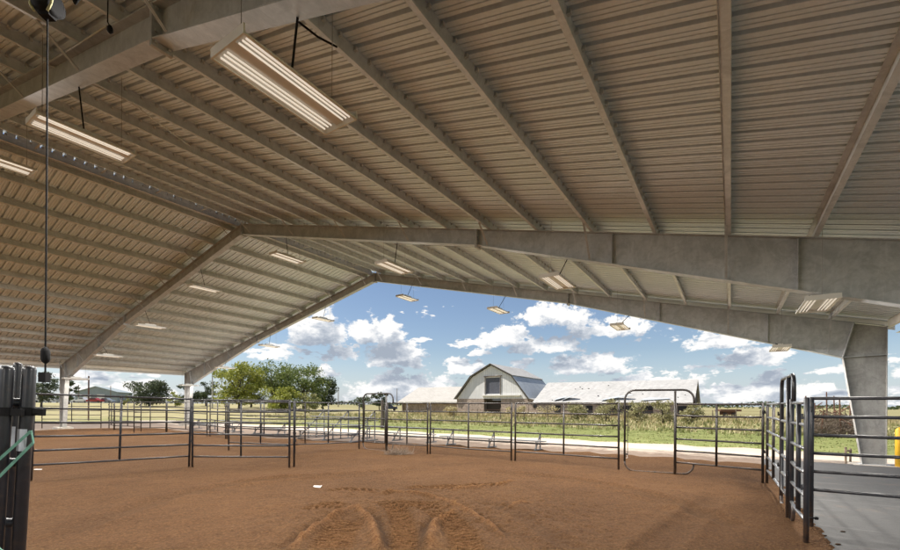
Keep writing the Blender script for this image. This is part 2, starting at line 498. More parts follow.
def vnoise(P, sc, seed):
    r = np.random.default_rng(seed); T = r.random((256, 256))
    x = P[:, 0] * sc; y = P[:, 1] * sc
    xi = np.floor(x).astype(int); yi = np.floor(y).astype(int); fx = x - xi; fy = y - yi
    fx = fx * fx * (3 - 2 * fx); fy = fy * fy * (3 - 2 * fy)
    g = lambda a, b: T[a % 256, b % 256]
    return (g(xi, yi) * (1 - fx) + g(xi + 1, yi) * fx) * (1 - fy) + (g(xi, yi + 1) * (1 - fx) + g(xi + 1, yi + 1) * fx) * fy - .5

def make_dirt():
    def axis(lo, hi, f0, f1, fine, grow):
        xs = list(np.arange(f0, f1 + 1e-6, fine)); st = fine
        x = f1
        while x < hi: st = min(st * grow, 1.6); x += st; xs.append(min(x, hi))
        st = fine; x = f0; pre = []
        while x > lo: st = min(st * grow, 1.6); x -= st; pre.append(max(x, lo))
        return np.array(pre[::-1] + xs)
    # axes: local x across view, y into view
    X = axis(-34, 14, -3.4, 3.8, .021, 1.13); Y = axis(-26, 40, 4.7, 9.6, .021, 1.13)
    gx, gy = np.meshgrid(X, Y); P = np.stack([gx.ravel(), gy.ravel()], 1)
    s = P @ A2; q = P @ B2 + QC
    z = .05 * vnoise(P, .5, 1) + .03 * vnoise(P, 1.4, 2) + .022 * vnoise(P, 4, 3)
    near = np.exp(-((P[:, 0] - .2) ** 2 / 9 + (P[:, 1] - 7) ** 2 / 6))
    z += near * (.035 * vnoise(P, 8, 4) + .032 * vnoise(P, 15, 5))
    tone = np.zeros(len(P))  # per-vertex track tone
    def rut(px, depth, width, berm, tread=0.0, tl=.09, skew=1.5):
        tl = tl * 1.25
        nonlocal z, tone
        d, sd, arc, L = seg_dist(P, smooth_path(px))
        end = np.clip(np.minimum(arc, L - arc) / .25, 0, 1)
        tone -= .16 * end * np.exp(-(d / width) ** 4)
        ds = d * sd
        z += end * (-2.6 * depth * np.exp(-(d / width) ** 4) + 2.8 * berm * np.exp(-((np.abs(ds) - width * 1.35) / (width * .5)) ** 2) * (1 + .9 * vnoise(P, 5, 8)))
        if tread:
            z += 2.6 * end * tread * np.exp(-(d / width) ** 6) * np.sign(np.sin(2 * np.pi * (arc / tl + skew * d / tl * .5)))
            tone += end * .45 * np.exp(-(d / width) ** 6) * np.sign(np.sin(2 * np.pi * (arc / tl + skew * d / tl * .5)))  # tread bars shaded by colour, alternately light and dark
    def ridge(px, h, w, other=0.0):
        nonlocal z, tone
        d, sd, arc, L = seg_dist(P, smooth_path(px))
        end = np.clip(np.minimum(arc, L - arc) / .35, 0, 1)
        tone += end * (.55 * np.exp(-((d * sd + w * .3) / (w * .6)) ** 2) - .5 * np.exp(-((d * sd - w * 1.3) / (w * .9)) ** 2)) * (1 + .6 * vnoise(P, 7, 21))  # ridge relief painted in: pale crest, dark trough along one side
        z += end * h * np.exp(-(d / w) ** 2) * (1 + .8 * vnoise(P, 6, 9))
        z -= end * h * .7 * np.exp(-((d * sd - w * 1.6) / (w * 1.1)) ** 2)
    ridge([(286, 556), (318, 529), (345, 513), (353, 510)], 0.075, .07)
    ridge([(350, 509), (364, 517), (374, 531), (379, 556)], 0.083, .08)
    ridge([(429, 556), (431, 536), (440, 524), (458, 512)], 0.083, .08)
    ridge([(372, 497), (400, 495), (432, 498), (455, 507), (478, 520), (505, 540)], 0.068, .06)
    ridge([(445, 492), (480, 488), (518, 482)], 0.045, .06)
    ridge([(500, 512), (518, 506), (536, 502)], 0.045, .06)
    rut([(325, 492), (350, 492), (378, 494)], .012, .17, .006, .014, .13, 1.6)
    rut([(405, 490), (450, 488), (510, 485)], .012, .17, .006, .014, .12, 1.8)
    rut([(303, 513), (325, 509), (350, 507)], .01, .17, .004, .014, .12, 1.8)
    rut([(388, 509), (412, 508), (446, 506)], .014, .30, .006, .017, .12, 2.2)
    rut([(404, 552), (403, 530), (396, 513), (380, 503)], .02, .17, .012, .008, .06, 0)
    rut([(470, 560), (462, 540), (452, 525), (430, 512)], .016, .2, .01, .008, .06, 0)
    rut([(330, 556), (338, 535), (352, 520)], .012, .25, .004, .007, .06, 0)
    rut([(575, 552), (535, 526), (505, 510), (470, 502)], .006, .17, .006, .0)
    # long faint wheel marks across the arena
    for px in ([(60, 540), (150, 505), (260, 482), (420, 470)], [(740, 530), (660, 500), (580, 482), (480, 472)], [(640, 560), (690, 520), (720, 495)]):
        rut(px, .012, .2, .008, .0)
    # edges drop under the apron and the gravel
    eq = 17.2 + .22 * vnoise(P, 1.1, 11) + .12 * vnoise(P, 3.5, 12)
    es = 13.6 + 2.6 / (1 + np.exp(-(q - 4) / 2.5)) + .9 * vnoise(P, .5, 13) + .3 * vnoise(P, 2, 14)
    lq = -19.2 + 1.2 * vnoise(P, .4, 15)
    out = np.maximum.reduce([(q - eq) / .25, (s - es) / .5, (lq - q) / .6, (-24.0 - s) / .5])
    k = np.clip(out, 0, 1); z = (z + .03) * (1 - k) + (-.2) * k
    keep = out < 2.2
    ny, nx = gx.shape
    idx = np.arange(nx * ny).reshape(ny, nx)
    f = np.stack([idx[:-1, :-1], idx[:-1, 1:], idx[1:, 1:], idx[1:, :-1]], -1).reshape(-1, 4)
    f = f[keep[f].any(1)]
    me = bpy.data.meshes.new('arena_dirt')
    used = np.unique(f); remap = np.full(nx * ny, -1); remap[used] = np.arange(len(used)); f = remap[f]
    V = np.column_stack([P, z])[used]
    me.vertices.add(len(V)); me.vertices.foreach_set('co', V.ravel())
    me.loops.add(f.size); me.loops.foreach_set('vertex_index', f.ravel().astype(np.int32))
    me.polygons.add(len(f)); me.polygons.foreach_set('loop_start', np.arange(0, f.size, 4, dtype=np.int32))
    me.polygons.foreach_set('use_smooth', np.ones(len(f), bool))
    me.materials.append(M['dirt']); me.update(calc_edges=True); me.validate()
    at_ = me.attributes.new('track_soil_shade', 'FLOAT', 'POINT'); at_.data.foreach_set('value', (tone[used] * .5 + .5).astype(np.float32))
    o = bpy.data.objects.new('arena_dirt', me); COL.objects.link(o)
    structure(o, 'raked reddish brown arena dirt marked by tyre tracks', 'dirt ground')
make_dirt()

# ------------------------------------------------------------------ the covered arena
arena = empty('covered_arena', sq(0, 0, 0), 'open sided steel riding arena roof on tapered frames over the dirt floor', 'arena roof')
def apart(mb, name, mats, smooth=False):
    o = mb.build(name, mats); o.parent = arena
    o.matrix_parent_inverse = Matrix.Translation(-sq(0, 0, 0)); return o

PURZ = .20                     # purlin depth
S0, S1 = -13.1, 18.0
def roof_panel(side):
    """ribbed sheet; profile runs along s, ribs run down the slope"""
    pitch = .25; mb = MB(); prof = []
    s = S0
    while s < S1:
        for ds, dz in ((0, 0), (.048, 0), (.051, .014), (.061, .014), (.064, 0), (.108, 0), (.111, .014), (.121, .014), (.124, 0), (.170, 0), (.176, .07), (.226, .07), (.232, 0), (.25, 0)):
            if ds < .2499: prof.append((s + ds, dz))
        s += pitch
    rows = [(.29, roofz(.29)), (W + .25, roofz(W + .25))]
    # down-slope subdivisions with a little sag between purlins for life
    vs = []; n = len(prof)
    for q, z in rows:
        for (ss, dz) in prof: vs.append(sq(ss, q * side, z + PURZ + .006 + dz))
    fs = [(i, i + 1, i + 1 + n, i + n) for i in range(n - 1)]
    mb.add(vs, fs)
    return apart(mb, 'roof_panel', M['panel'])
roof_panel(1); roof_panel(-1)

# purlins
PQ = [14.82 + 1.292 * k for k in range(-11, 4)]     # 0.61 .. 18.7
def zprofile(q, side, depth=PURZ, fl=.075, lip=.022, t=.004):
    """Z section as a list of quads (q,z); bottom flange points down the slope"""
    z0 = 0.0
    return [((0, 0), (fl, 0), (fl, t), (0, t)), ((fl - t, t), (fl, t), (fl, lip), (fl - t, lip)), ((0, t), (t, t), (t, depth - t), (0, depth - t)),
            ((-fl, depth - t), (t, depth - t), (t, depth), (-fl, depth)), ((-fl, depth - lip), (-fl + t, depth - lip), (-fl + t, depth - t), (-fl, depth - t))]
def purlin(q, side):
    mb = MB()
    tilt = -SL * side
    def P(s, dq, dz):
        # local down-slope frame
        qq = (q + dq * math.cos(math.atan(SL)) + dz * math.sin(math.atan(SL))) * side
        zz = roofz(q) + .004 - dq * math.sin(math.atan(SL)) + dz * math.cos(math.atan(SL))
        return sq(s, qq, zz)
    for quad in zprofile(q, side):
        mb.prism([P(S0 + .2, a, b) for a, b in quad], sq(S1 - .3, 0) - sq(S0 + .2, 0))
    # roof clips where each rib is screwed down, on the upper part of the web
    s = S0 + .213
    k = 0
    while s < S1 - .4:
        if s > -3 :
            c = P(s, .02, PURZ - .028)
            mb.box(c, (.045, .036, .042), Matrix.Rotation(-TH, 3, 'Z'), 1)
        s += .25; k += 1
    return apart(mb, 'purlin', [M['purlin'], M['clip']])
for side in (1, -1):
    for q in PQ: purlin(q, side)

# open ridge: a raised cap over a slot, one channel on the far side, daylight between the closure blocks
mb = MB()
CAPZ = ZR + PURZ + .115
for side in (1, -1):
    poly = [(side * .46, CAPZ - .05), (side * .46, CAPZ - .042), (0, CAPZ + .07), (0, CAPZ + .062)]
    mb.prism([sq(S0, q, z) for q, z in poly], sq(S1, 0) - sq(S0, 0))
apart(mb, 'ridge_cap', M['galv_light'])
mb = MB()
zc_ = roofz(.27)
mb.prism([sq(S0 + .2, -.262, zc_ + .0), sq(S0 + .2, -.27, zc_), sq(S0 + .2, -.27, zc_ + PURZ), sq(S0 + .2, -.262, zc_ + PURZ)], sq(S1 - .3, 0) - sq(S0 + .2, 0))
mb.prism([sq(S0 + .2, -.262, zc_), sq(S0 + .2, -.19, zc_), sq(S0 + .2, -.19, zc_ + .006), sq(S0 + .2, -.262, zc_ + .006)], sq(S1 - .3, 0) - sq(S0 + .2, 0))
s = S0 + .3
while s < S1 - .4:
    w_ = .17 if int(s * 7) % 5 else .24
    mb.box(sq(s, -.33, zc_ + PURZ + .055), (.16, w_, .13), Matrix.Rotation(-TH, 3, 'Z')); s += .25
apart(mb, 'ridge_channel', M['galv_light'])
s = S0 + .3
while s < S1 - .4:
    mb = MB(); mb.bar(sq(s, -.2, ZR + .03), sq(s, .2, ZR + .03), .05, .012); s += 1.52
    apart(mb, 'ridge_strap', M['galv_light'])

# eave struts and gutters
for side in (1, -1):
    mb = MB()
    z = roofz(W)
    mb.prism([sq(S0 + .2, side * (W - .02), z - .02), sq(S0 + .2, side * (W + .06), z - .02), sq(S0 + .2, side * (W + .06), z + PURZ - .02), sq(S0 + .2, side * (W - .02), z + PURZ)][::side], sq(S1 - .3, 0) - sq(S0 + .2, 0))
    apart(mb, 'eave_strut', M['rake'])
    mb = MB()
    mb.prism([sq(S0, side * (W + .22), z - .16), sq(S0, side * (W + .36), z - .16), sq(S0, side * (W + .38), z + .06), sq(S0, side * (W + .37), z + .06), sq(S0, side * (W + .35), z - .15), sq(S0, side * (W + .23), z - .15)][::side], sq(S1, 0) - sq(S0, 0))
    apart(mb, 'gutter', M['rake'])
# rake closures on the far and near gable
for ss in (S1 - .04, S0 + .06):
    for side in (1, -1):
        mb = MB()
        poly = [(.02, roofz(.02) - .03), (W + .2, roofz(W + .2) - .03), (W + .2, roofz(W + .2) + PURZ + .07), (.02, roofz(.02) + PURZ + .07)]
        mb.prism([sq(ss, side * q, z) for q, z in poly][::side], sq(.02, 0) - sq(0, 0))
        apart(mb, 'rake_trim', M['rake'])

def rdepth(q):
    q = abs(q)
    if q < 10.6: return .40
    return .40 + (q - 10.6) * (1.10 - .40) / (19.05 - 10.6)
FW = .22
def plate(mb, pts, s, th, m=0):
    """polygon in the frame plane (q,z), thickness th along s, centred on s"""
    mb.prism([sq(s - th / 2, q, z) for q, z in pts], sq(th, 0) - sq(0, 0), m)
def flange(mb, q0, z0, q1, z1, s, th, wd, m=0):
    a = Vector((q1 - q0, z1 - z0)); a.normalize(); nq, nz = -a.y * th, a.x * th
    plate(mb, [(q0, z0), (q1, z1), (q1 + nq, z1 + nz), (q0 + nq, z0 + nz)], s, wd, m)
def frame(sv):
    for side in (1, -1):
        # rafter
        mb = MB()
        qs = [0.0, 10.6, 19.05]
        top = [(side * q, roofz(q) - .012) for q in qs] + [(side * 19.28, roofz(19.28) - .012)]
        bot = [(side * q, roofz(q) - rdepth(q)) for q in qs][::-1]
        plate(mb, top + bot, sv, .009)
        flange(mb, 0, roofz(0) - .012, side * 19.95, roofz(19.95) - .012, sv, side * .012 if side > 0 else .012, FW)
        for q0, q1 in ((.0, 10.6), (10.6, 19.03)):
            flange(mb, side * q0, roofz(q0) - rdepth(q0), side * q1, roofz(q1) - rdepth(q1), sv, -.014 * side, FW)
        r = apart(mb, 'rafter', M['galv'])
        def sub(mb, name, mat):
            o = mb.build(name, mat); o.parent = r
            return o
        # bolted splice plates at the change of depth, at the apex, at the knee
        for q, ext in ((10.6, .09), (.02, .07)):
            mb = MB(); c = math.cos(math.atan(SL))
            for off in (-.013, .013):
                qq = q + off
                plate(mb, [(side * qq - .011, roofz(q) - rdepth(q) - ext), (side * qq + .011, roofz(q) - rdepth(q) - ext), (side * qq + .011, roofz(q) - .014), (side * qq - .011, roofz(q) - .014)], sv, FW + .012)
            for k in range(4):
                for d in (-.07, .07):
                    z = roofz(q) - rdepth(q) - .04 + k * .13
                    mb.box(sq(sv + d, side * q, z), (.1, .03, .03), Matrix.Rotation(-TH, 3, 'Z'))
            sub(mb, 'splice_plate', M['galv'])
        for q in (14.0, 17.2):
            mb = MB()
            plate(mb, [(side * q - .005, roofz(q) - rdepth(q) + .01), (side * q + .005, roofz(q) - rdepth(q) + .01), (side * q + .005, roofz(q) - .02), (side * q - .005, roofz(q) - .02)], sv, FW - .04)
            sub(mb, 'stiffener', M['galv'])
        # column
        mb = MB()
        zk = roofz(19.05) - 1.10
        qo = 20.0
        plate(mb, [(side * 19.28, roofz(19.28) - .03), (side * 19.055, zk), (side * 19.5, .02), (side * qo, .02), (side * qo, roofz(qo) - .03)], sv, .009)
        flange(mb, side * 19.055, zk, side * 19.5, .0, sv, -.014 * side, FW)
        flange(mb, side * qo, 0, side * qo, roofz(qo) - .02, sv, -.014 * side, FW)
        c = apart(mb, 'column', M['galv_column'])
        def sub2(mb, name, mat):
            o = mb.build(name, mat); o.parent = c; return o
        mb = MB(); plate(mb, [(side * 19.07, zk - .008), (side * 19.99, zk + .02), (side * 19.99, zk + .034), (side * 19.07, zk + .008)], sv, FW - .02); sub2(mb, 'stiffener', M['galv'])
        mb = MB()
        plate(mb, [(side * 19.03 - .012, zk - .02), (side * 19.03 + .012, zk - .02), (side * 19.29 + .012, roofz(19.3) - .02), (side * 19.29 - .012, roofz(19.3) - .02)], sv, FW + .012); sub2(mb, 'end_plate', M['galv'])
        mb = MB(); mb.box(sq(sv, side * 19.75, .012), (.68, .34, .03), Matrix.Rotation(-TH, 3, 'Z')); sub2(mb, 'base_plate', M['galv'])
        mb = MB(); mb.box(sq(sv, side * 19.75, -.03), (1.0, .8, .09 if side > 0 else .34), Matrix.Rotation(-TH, 3, 'Z')); sub2(mb, 'footing', M['cement'])
        # flange braces
        if sv > -3:
            qq = [PQ[i] for i in range(0, len(PQ), 2)]
            for i, q in enumerate(qq):
                for dr in ((-1, 1) if sv < SC - 1 else (-1,)):
                    if dr == 1 and i % 2: continue
                    mb = MB()
                    zb = roofz(q) - rdepth(q) + .02
                    p0 = sq(sv + dr * (.10), side * q, zb); p1 = sq(sv + dr * (.12 + .55), side * q, roofz(q) + .10)
                    mb.bar(p0, p1, .045, .006); mb.bar(p0 + Vector((0, 0, .012)), p1 + Vector((0, 0, .012)), .006, .03)
                    apart(mb, 'flange_brace', M['galv'])
for sv in FRAMES + [-12.75]: frame(sv)

# ------------------------------------------------------------------ light fixtures, hung under the frames
FIX_LABEL = {}
def fixture_parts(root):
    L, Wd, D = 1.24, .46, .075
    mb = MB()
    # shallow tray: back sheet, two sloping sides, end caps and centre channel
    mb.box((0, 0, .045), (.30, L, .006))
    for sx in (-1, 1):
        mb.hexa([Vector((sx * .15, -L / 2, .042)), Vector((sx * Wd / 2, -L / 2, -.03)), Vector((sx * Wd / 2, L / 2, -.03)), Vector((sx * .15, L / 2, .042)),
                 Vector((sx * .15, -L / 2, .048)), Vector((sx * (Wd / 2 + .004), -L / 2, -.028)), Vector((sx * (Wd / 2 + .004), L / 2, -.028)), Vector((sx * .15, L / 2, .048))][::1])
        mb.box((sx * (Wd / 2 + .006), 0, -.03), (.02, L, .016))
        mb.box((0, sx * (L / 2), .005), (Wd + .02, .016, .085))
    mb.box((0, 0, .022), (.11, L, .04))
    mb.build('housing', M['white_enamel'], root)
    mb = MB(); mb.box((0, 0, .085), (.12, .5, .07)); mb.build('ballast_box', M['white_enamel'], root)
    for x in (-.185, -.135, -.085, .085, .135, .185):
        mb = MB(); mb.tube([(x, -.57, -.012 if abs(x) < .15 else -.018), (x, .57, -.012 if abs(x) < .15 else -.018)], .0085, 8); mb.build('tube', M['tube_lit'], root)
        
proto = empty('light_fixture', (0, 0, 0), 'x', 'light fixture', 'fluorescent fixtures hung under the roof frames')
fixture_parts(proto)
def copy_thing(o):
    c = o.copy(); COL.objects.link(c)
    for ch in o.children:
        d = ch.copy(); COL.objects.link(d); d.parent = c
    return c
FQ = [-17.6, -12.7, -7.6, -2.5, 2.5, 7.6, 12.7, 17.5]
FADJ = {SA: (.2, 0, 1.10), SB: (.2, -.7, 1.2), SC: (-.35, -1.2, 1.2), SZ: (.2, 0, 1.1)}
FN = {SA: 'nearest frame', SB: 'middle frame', SC: 'far end frame', SZ: 'frame behind the camera'}
LAMP_W = 232.0
lampdata = bpy.data.lights.new('fixture_lamp', 'AREA'); lampdata.shape = 'RECTANGLE'; lampdata.size = .36; lampdata.size_y = 1.1; lampdata.energy = LAMP_W; lampdata.color = (1, .95, .88)
lampdim = lampdata.copy(); lampdim.energy = LAMP_W * .5; lampleft = lampdata.copy(); lampleft.energy = LAMP_W * .12
first = True
flab = {
 (SA, 12.7): 'large near light fixture with two rows of glowing tubes at top centre left',
 (SA, 7.6): 'long near light fixture hung by a chain below the nearest rafter',
 (SA, 2.5): 'light fixture cut by the left edge of the photo under the ridge',
 (SB, 2.5): 'light fixture on the left slope side just past the middle frame apex',
 (SB, 7.6): 'light fixture hung under the middle rafter above the far apex',
 (SB, 12.7): 'light fixture under the middle rafter above the gambrel barn',
 (SB, 17.5): 'light fixture with four bright stripes under the deep right end of the middle rafter',
 (SB, -2.5): 'light fixture under the left rafter of the middle frame, nearest the apex',
 (SB, -7.6): 'light fixture halfway down the left rafter of the middle frame',
 (SB, -12.7): 'light fixture low on the left rafter of the middle frame',
 (SC, 2.5): 'light fixture seen against blue sky just right of the far apex',
 (SC, 7.6): 'light fixture seen against blue sky left of the gambrel barn peak',
 (SC, 12.7): 'light fixture seen against cloud right of the gambrel barn',
 (SC, 17.5): 'light fixture on a slanted stem beside the right far column knee',
 (SC, -2.5): 'light fixture under the far left rafter against the big cumulus cloud',
 (SC, -7.6): 'light fixture halfway down the far left rafter above the tall trees',
 (SC, -12.7): 'light fixture low on the far left rafter beside the left column',
}
for sv in (SZ, SA, SB, SC):
    for q in FQ:
        if (sv, q) in ((SA, -17.6), (SB, -17.6), (SC, -17.6)): pass
        lab = flab.get((sv, q), None)
        if lab is None:
            lab = 'light fixture under the unseen frame' if sv == SZ else 'light fixture near the left eave of the %s' % FN[sv]
            if sv == SA: lab = 'light fixture hidden left of the photo on the nearest frame'
        ds_, dq_, dl_ = FADJ[sv]; q0_ = q; q = q + (dq_ if q < 0 else 0); drop = 1.12 if q > 0 else dl_ + .08; sf = sv + ds_
        o = proto if first else copy_thing(proto); first = False
        o.location = sq(sf, q, roofz(q) - drop); o.rotation_euler = (0, 0, -TH)
        o['label'] = lab
        zb = roofz(q) - rdepth(q) - .014
        zf = roofz(q) - drop
        lo_ = bpy.data.objects.new('lamp', lampdata if abs(q0_) < 15 else (lampdim if q0_ > 0 else lampleft)); COL.objects.link(lo_); lo_.parent = o; lo_.location = (0, 0, -.04)
        # hangers: rods to the bottom flange, thin wires at both ends
        base = o.location
        def loc(p): return Matrix.Rotation(TH, 3, 'Z') @ (Vector(p) - base)
        tq = q + .42 * (zb - zf) * (1 if q > 0 else -1) * min(1.6, abs(q) / 11)
        zt2 = roofz(tq) - rdepth(tq) - .016; ss_ = .07 if sf > sv else -.07
        mb = MB(); mb.tube([loc(sq(sv + ss_, tq, zt2)), loc(sq(sf, q, zf + .1))], .011, 6)
        mb.build('stem', M['black_plastic'], o)
        for d in (-.5, .5):
            mb = MB(); mb.tube([loc(sq(sf + d, q, roofz(q) + .1)), loc(sq(sf + d, q, zf + .05))], .0035, 5); mb.build('wire', M['steel_cable'], o)
for o in list(proto.children):
    pass

# ------------------------------------------------------------------ conduits and cables under the roof
def cable(name, pts, r, mat, label, cat):
    mb = MB(); mb.tube(pts, r, 7); o = mb.build(name, mat, smooth=True); tag(o, label, cat); return o
def purpt(s, q, dz=-.02): return sq(s, q, roofz(q) + dz)
def roofpt(u, v, dz=-.03):
    x, k = ray(u, v); d = Vector((x, 1.0))
    dq = d.x * B2[0] + d.y * B2[1]
    t = (ZR + dz - H - SL * QC) / (k + SL * dq)
    return Vector((x * t, t, H + k * t))
cable('conduit', [roofpt(44, 62), roofpt(102, 89, -.05), roofpt(130, 102, -.05), roofpt(190, 146, -.03)], .012, M['galv_light'], 'thin pale conduit running down along a purlin past the nearest rafter', 'conduit')
cable('conduit', [roofpt(46, 64), roofpt(80, 43), roofpt(107, 26)], .012, M['galv_light'], 'short pale conduit crossing the purlins above the nearest rafter', 'conduit')
cable('power_cable', [roofpt(268, -5, -.1), roofpt(300, 23, -.08), roofpt(318, 37, -.06), roofpt(337, 47, -.03)], .012, M['black_plastic'], 'black cable strung beside a purlin above the large near light', 'cable')

# ------------------------------------------------------------------ hanging cord reel
rp = at(47.5, 6, 2.95)
reel = empty('cord_reel', rp, 'black hanging cord reel with olive straps at the top left corner', 'cord reel')
def rb(): return MB()
mb = rb(); mb.tube([(-.055, 0, .02), (-.05, 0, .02), (.05, 0, .02), (.055, 0, .02)], [.06, .085, .085, .06], 16); mb.build('drum', M['black_plastic'], reel, True)
mb = rb(); mb.box((0, 0, -.055), (.07, .06, .05)); mb.build('outlet_guide', M['black_plastic'], reel)
for sx in (-1, 1):
    mb = rb(); mb.tube([(sx * .06, -.02, .34), (sx * .075, -.03, .12), (sx * .07, -.05, -.03), (sx * .045, -.05, -.075)], .008, 6); mb.build('strap', M['olive_strap'], reel, True)
mb = rb(); mb.tube([(0, 0, .10), (0, 0, .55)], .012, 6); mb.build('hanger', M['black_plastic'], reel)
mb = rb()
mb.tube([(.13, .05, .5), (.125, .05, .12), (.15, .04, .06), (.18, .04, .1), (.185, .05, .5)], .012, 7)
mb.build('cable_loop', M['black_plastic'], reel, True)
zc = at(47.8, 347, 2.95).z; zd = at(47.8, 376, 2.95).z
mb = rb(); mb.tube([(0, 0, -.07), (.002, 0, -1.0), (0, 0, zd - rp.z)], .0055, 6); mb.build('cord', M['black_plastic'], reel)
mb = rb(); mb.tube([(0, 0, zc - rp.z), (0, 0, zc - rp.z - .012), (0, 0, zc - rp.z - .03), (0, 0, zc - rp.z - .08), (0, 0, zc - rp.z - .10), (0, 0, zc - rp.z - .112)], [.008, .02, .026, .026, .02, .008], 10); mb.build('stopper', M['black_plastic'], reel, True)
mb = rb(); mb.box((-.006, 0, zd - rp.z - .01), (.05, .04, .065)); mb.build('plug', M['black_plastic'], reel)
# bulb-shaped sensor hanging near the nearest rafter
sp = at(110, 29, 3.6)
sen = empty('junction_pull', sp, 'small black hook hanging from the conduit by the nearest rafter', 'hook')
mb = MB(); mb.tube([(0, 0, -.035), (0, 0, -.02), (0, 0, .01), (0, 0, .03)], [.008, .022, .022, .01], 8); mb.build('hook_body', M['black_plastic'], sen, True)
mb = MB(); mb.tube([(0, 0, .02), (-.02, 0, .06), (-.01, 0, roofz(10) - sp.z if roofz(10) > sp.z else .3)], .005, 6); mb.build('hook_wire', M['black_plastic'], sen, True)

# ------------------------------------------------------------------ livestock panels
def panel_thing(name, p0, p1, label, zs, ztop=1.80, stiles=(.5,), mat=None, r=.022, rp_=.027, group='livestock panels around the arena', ends=(True, True), railmat=None, collars=False):
    p0 = Vector(p0); p1 = Vector(p1); d = p1 - p0; L = math.hypot(d.x, d.y); rz = math.atan2(d.y, d.x)
    mat = mat or M['black_tube']; railmat = railmat or mat
    o = empty(name, p0, label, 'livestock panel', group, rz)
    for k, x in enumerate((0.0, L)):
        if not ends[k]: continue
        mb = MB(); mb.tube([(x, 0, -.03), (x, 0, ztop - .01), (x, 0, ztop)], [rp_, rp_, rp_ * .7], 10); mb.build('end_post', mat, o, True)
    for z in zs:
        bz, by = random.uniform(-.012, .008), random.uniform(-.02, .02); mb = MB(); mb.tube([(rp_ * .8 if ends[0] else 0, 0, z), (L * .3, by * .8, z + bz * .7), (L * .5, by, z + bz), (L * .75, by * .6, z + bz * .6), (L - (rp_ * .8 if ends[1] else 0), 0, z)], r, 8); 
        if collars:
            mb.tube([(L * .33, 0, z), (L * .33 + .04, 0, z)], r * 1.35, 8)
        mb.build('rail', railmat, o, True)
    for t in stiles:
        mb = MB(); mb.tube([(L * t, .0, zs[0] - .01), (L * t, 0, zs[-1] + .01)], rp_ * .95, 8); mb.build('stile', mat, o, True)
    # pin lugs on the end posts
    for k, x in enumerate((0.0, L)):
        if not ends[k]: continue
        for z in (zs[1] + .1, zs[-2] + .1):
            mb = MB(); sgn = -1 if k == 0 else 1
            mb.tube([(x, -.045, z - .02), (x, -.045, z + .05)], .012, 6); mb.box((x, -.03, z), (.02, .05, .03)); mb.build('pin_lug', mat, o)
    return o
Z6 = [.30 + .292 * k for k in range(6)]
def gp(u, v): return ground(u, v)

p1_ = panel_thing('livestock_panel', gp(31, 483), gp(189, 467.4), 'black six rail panel at left, starting beside the gates stacked at the edge', [.30 + .302 * k for k in range(6)], 1.85)
p1_.location.z = .075; p1_.rotation_euler = (0, .024, p1_.rotation_euler[2])
panel_thing('livestock_panel', gp(192.3, 467.5), gp(289.3, 468), 'black panel facing the camera left of centre, in front of the tall trees', [.29 + .299 * k for k in range(6)], 1.82)
panel_thing('livestock_panel', gp(294, 466.5), gp(294.3, 454.5), 'panel seen end on, closing the pen behind the left front panel', Z6, 1.80)
panel_thing('livestock_panel', sq(8.9, .95), gp(294, 453.5), 'left rear panel of the small pen, half hidden by the left front panel', Z6, 1.78)
panel_thing('livestock_panel', gp(294.8, 453.3), gp(359, 450.0), 'dark panel with a bleacher showing through it, left of the small arched gate', Z6, 1.78)
BR = M['brown_tube']
panel_thing('livestock_panel', gp(387.2, 451.9), gp(427.4, 454.4), 'short brown panel just right of the small far arched gate', Z6, 1.78, mat=BR)
panel_thing('livestock_panel', gp(430.2, 454.6), gp(511.2, 461.4), 'brown panel below the gambrel barn, low bleachers showing behind its bottom rails', Z6, 1.78, mat=BR)
panel_thing('livestock_panel', gp(515.2, 461.6), gp(618.5, 470), 'brown panel left of the large open arched gate', Z6, 1.78, mat=BR)
panel_thing('livestock_panel', gp(675.2, 474.2), gp(762.6, 483.6), 'brown panel between the large open arched gate and the right corner', Z6, 1.80, mat=BR)
# right side run, toward the camera
e0 = gp(767, 484); e1 = gp(806, 545)
ee = lambda t: e0.lerp(e1, t)
panel_thing('livestock_panel', e0, ee(.50), 'far grey worn panel of the right hand run, next to the corner', Z6, 1.82, mat=BR, railmat=M['silver_tube'])
panel_thing('livestock_panel', ee(.745), e1, 'nearest short panel of the right hand run ending at the tall front post', Z6, 1.82, mat=M['black_tube'], railmat=M['silver_tube'], rp_=.030)
fz = [.56 + .252 * k for k in range(6)]
fpost = gp(811, 530)
panel_thing('livestock_panel', fpost, sq(7.85, 20.6), 'black panel across the concrete on the right, in front of the big column', fz, 1.84, mat=M['black_tube'], collars=True)
mb = MB(); 
# latch pin on the front right post
lp = at(812.5, 518, 5.95)
mb.tube([lp + Vector((-.03, 0, 0)), lp + Vector((.035, -.01, 0))], .011, 8); mb.tube([lp + Vector((.03, -.01, 0)), lp + Vector((.06, -.012, -.003))], .022, 8)
tag(mb.build('latch_pin', M['black_plastic'], None, True), 'black latch pin sticking out of the front right fence post', 'latch')

# left eave rows
lab = ['far left panel beside the left column base', 'low panel on the far left between the left columns', 'second far left panel running behind the round tree', 'third far left panel behind the left front panel', 'fourth far left panel in front of the yellow green tree', 'last far left panel reaching to the bleacher']
rows = [((42, 428), (101, 428.2)), ((109, 429), (114, 430.5)), ((134, 433), (166, 432.5)), ((167, 432.6), (207, 436.8)), ((210, 437), (225.5, 440.2)), ((227, 440.3), (305, 445))]
for (p, q_), l in zip(rows, lab):
    panel_thing('livestock_panel', gp(*p), gp(*q_), l, Z6, 1.74, mat=BR)
panel_thing('livestock_panel', gp(114.5, 430.6), gp(141, 431.6), 'dim panel far left below the grey blue building', Z6, 1.72, mat=BR)

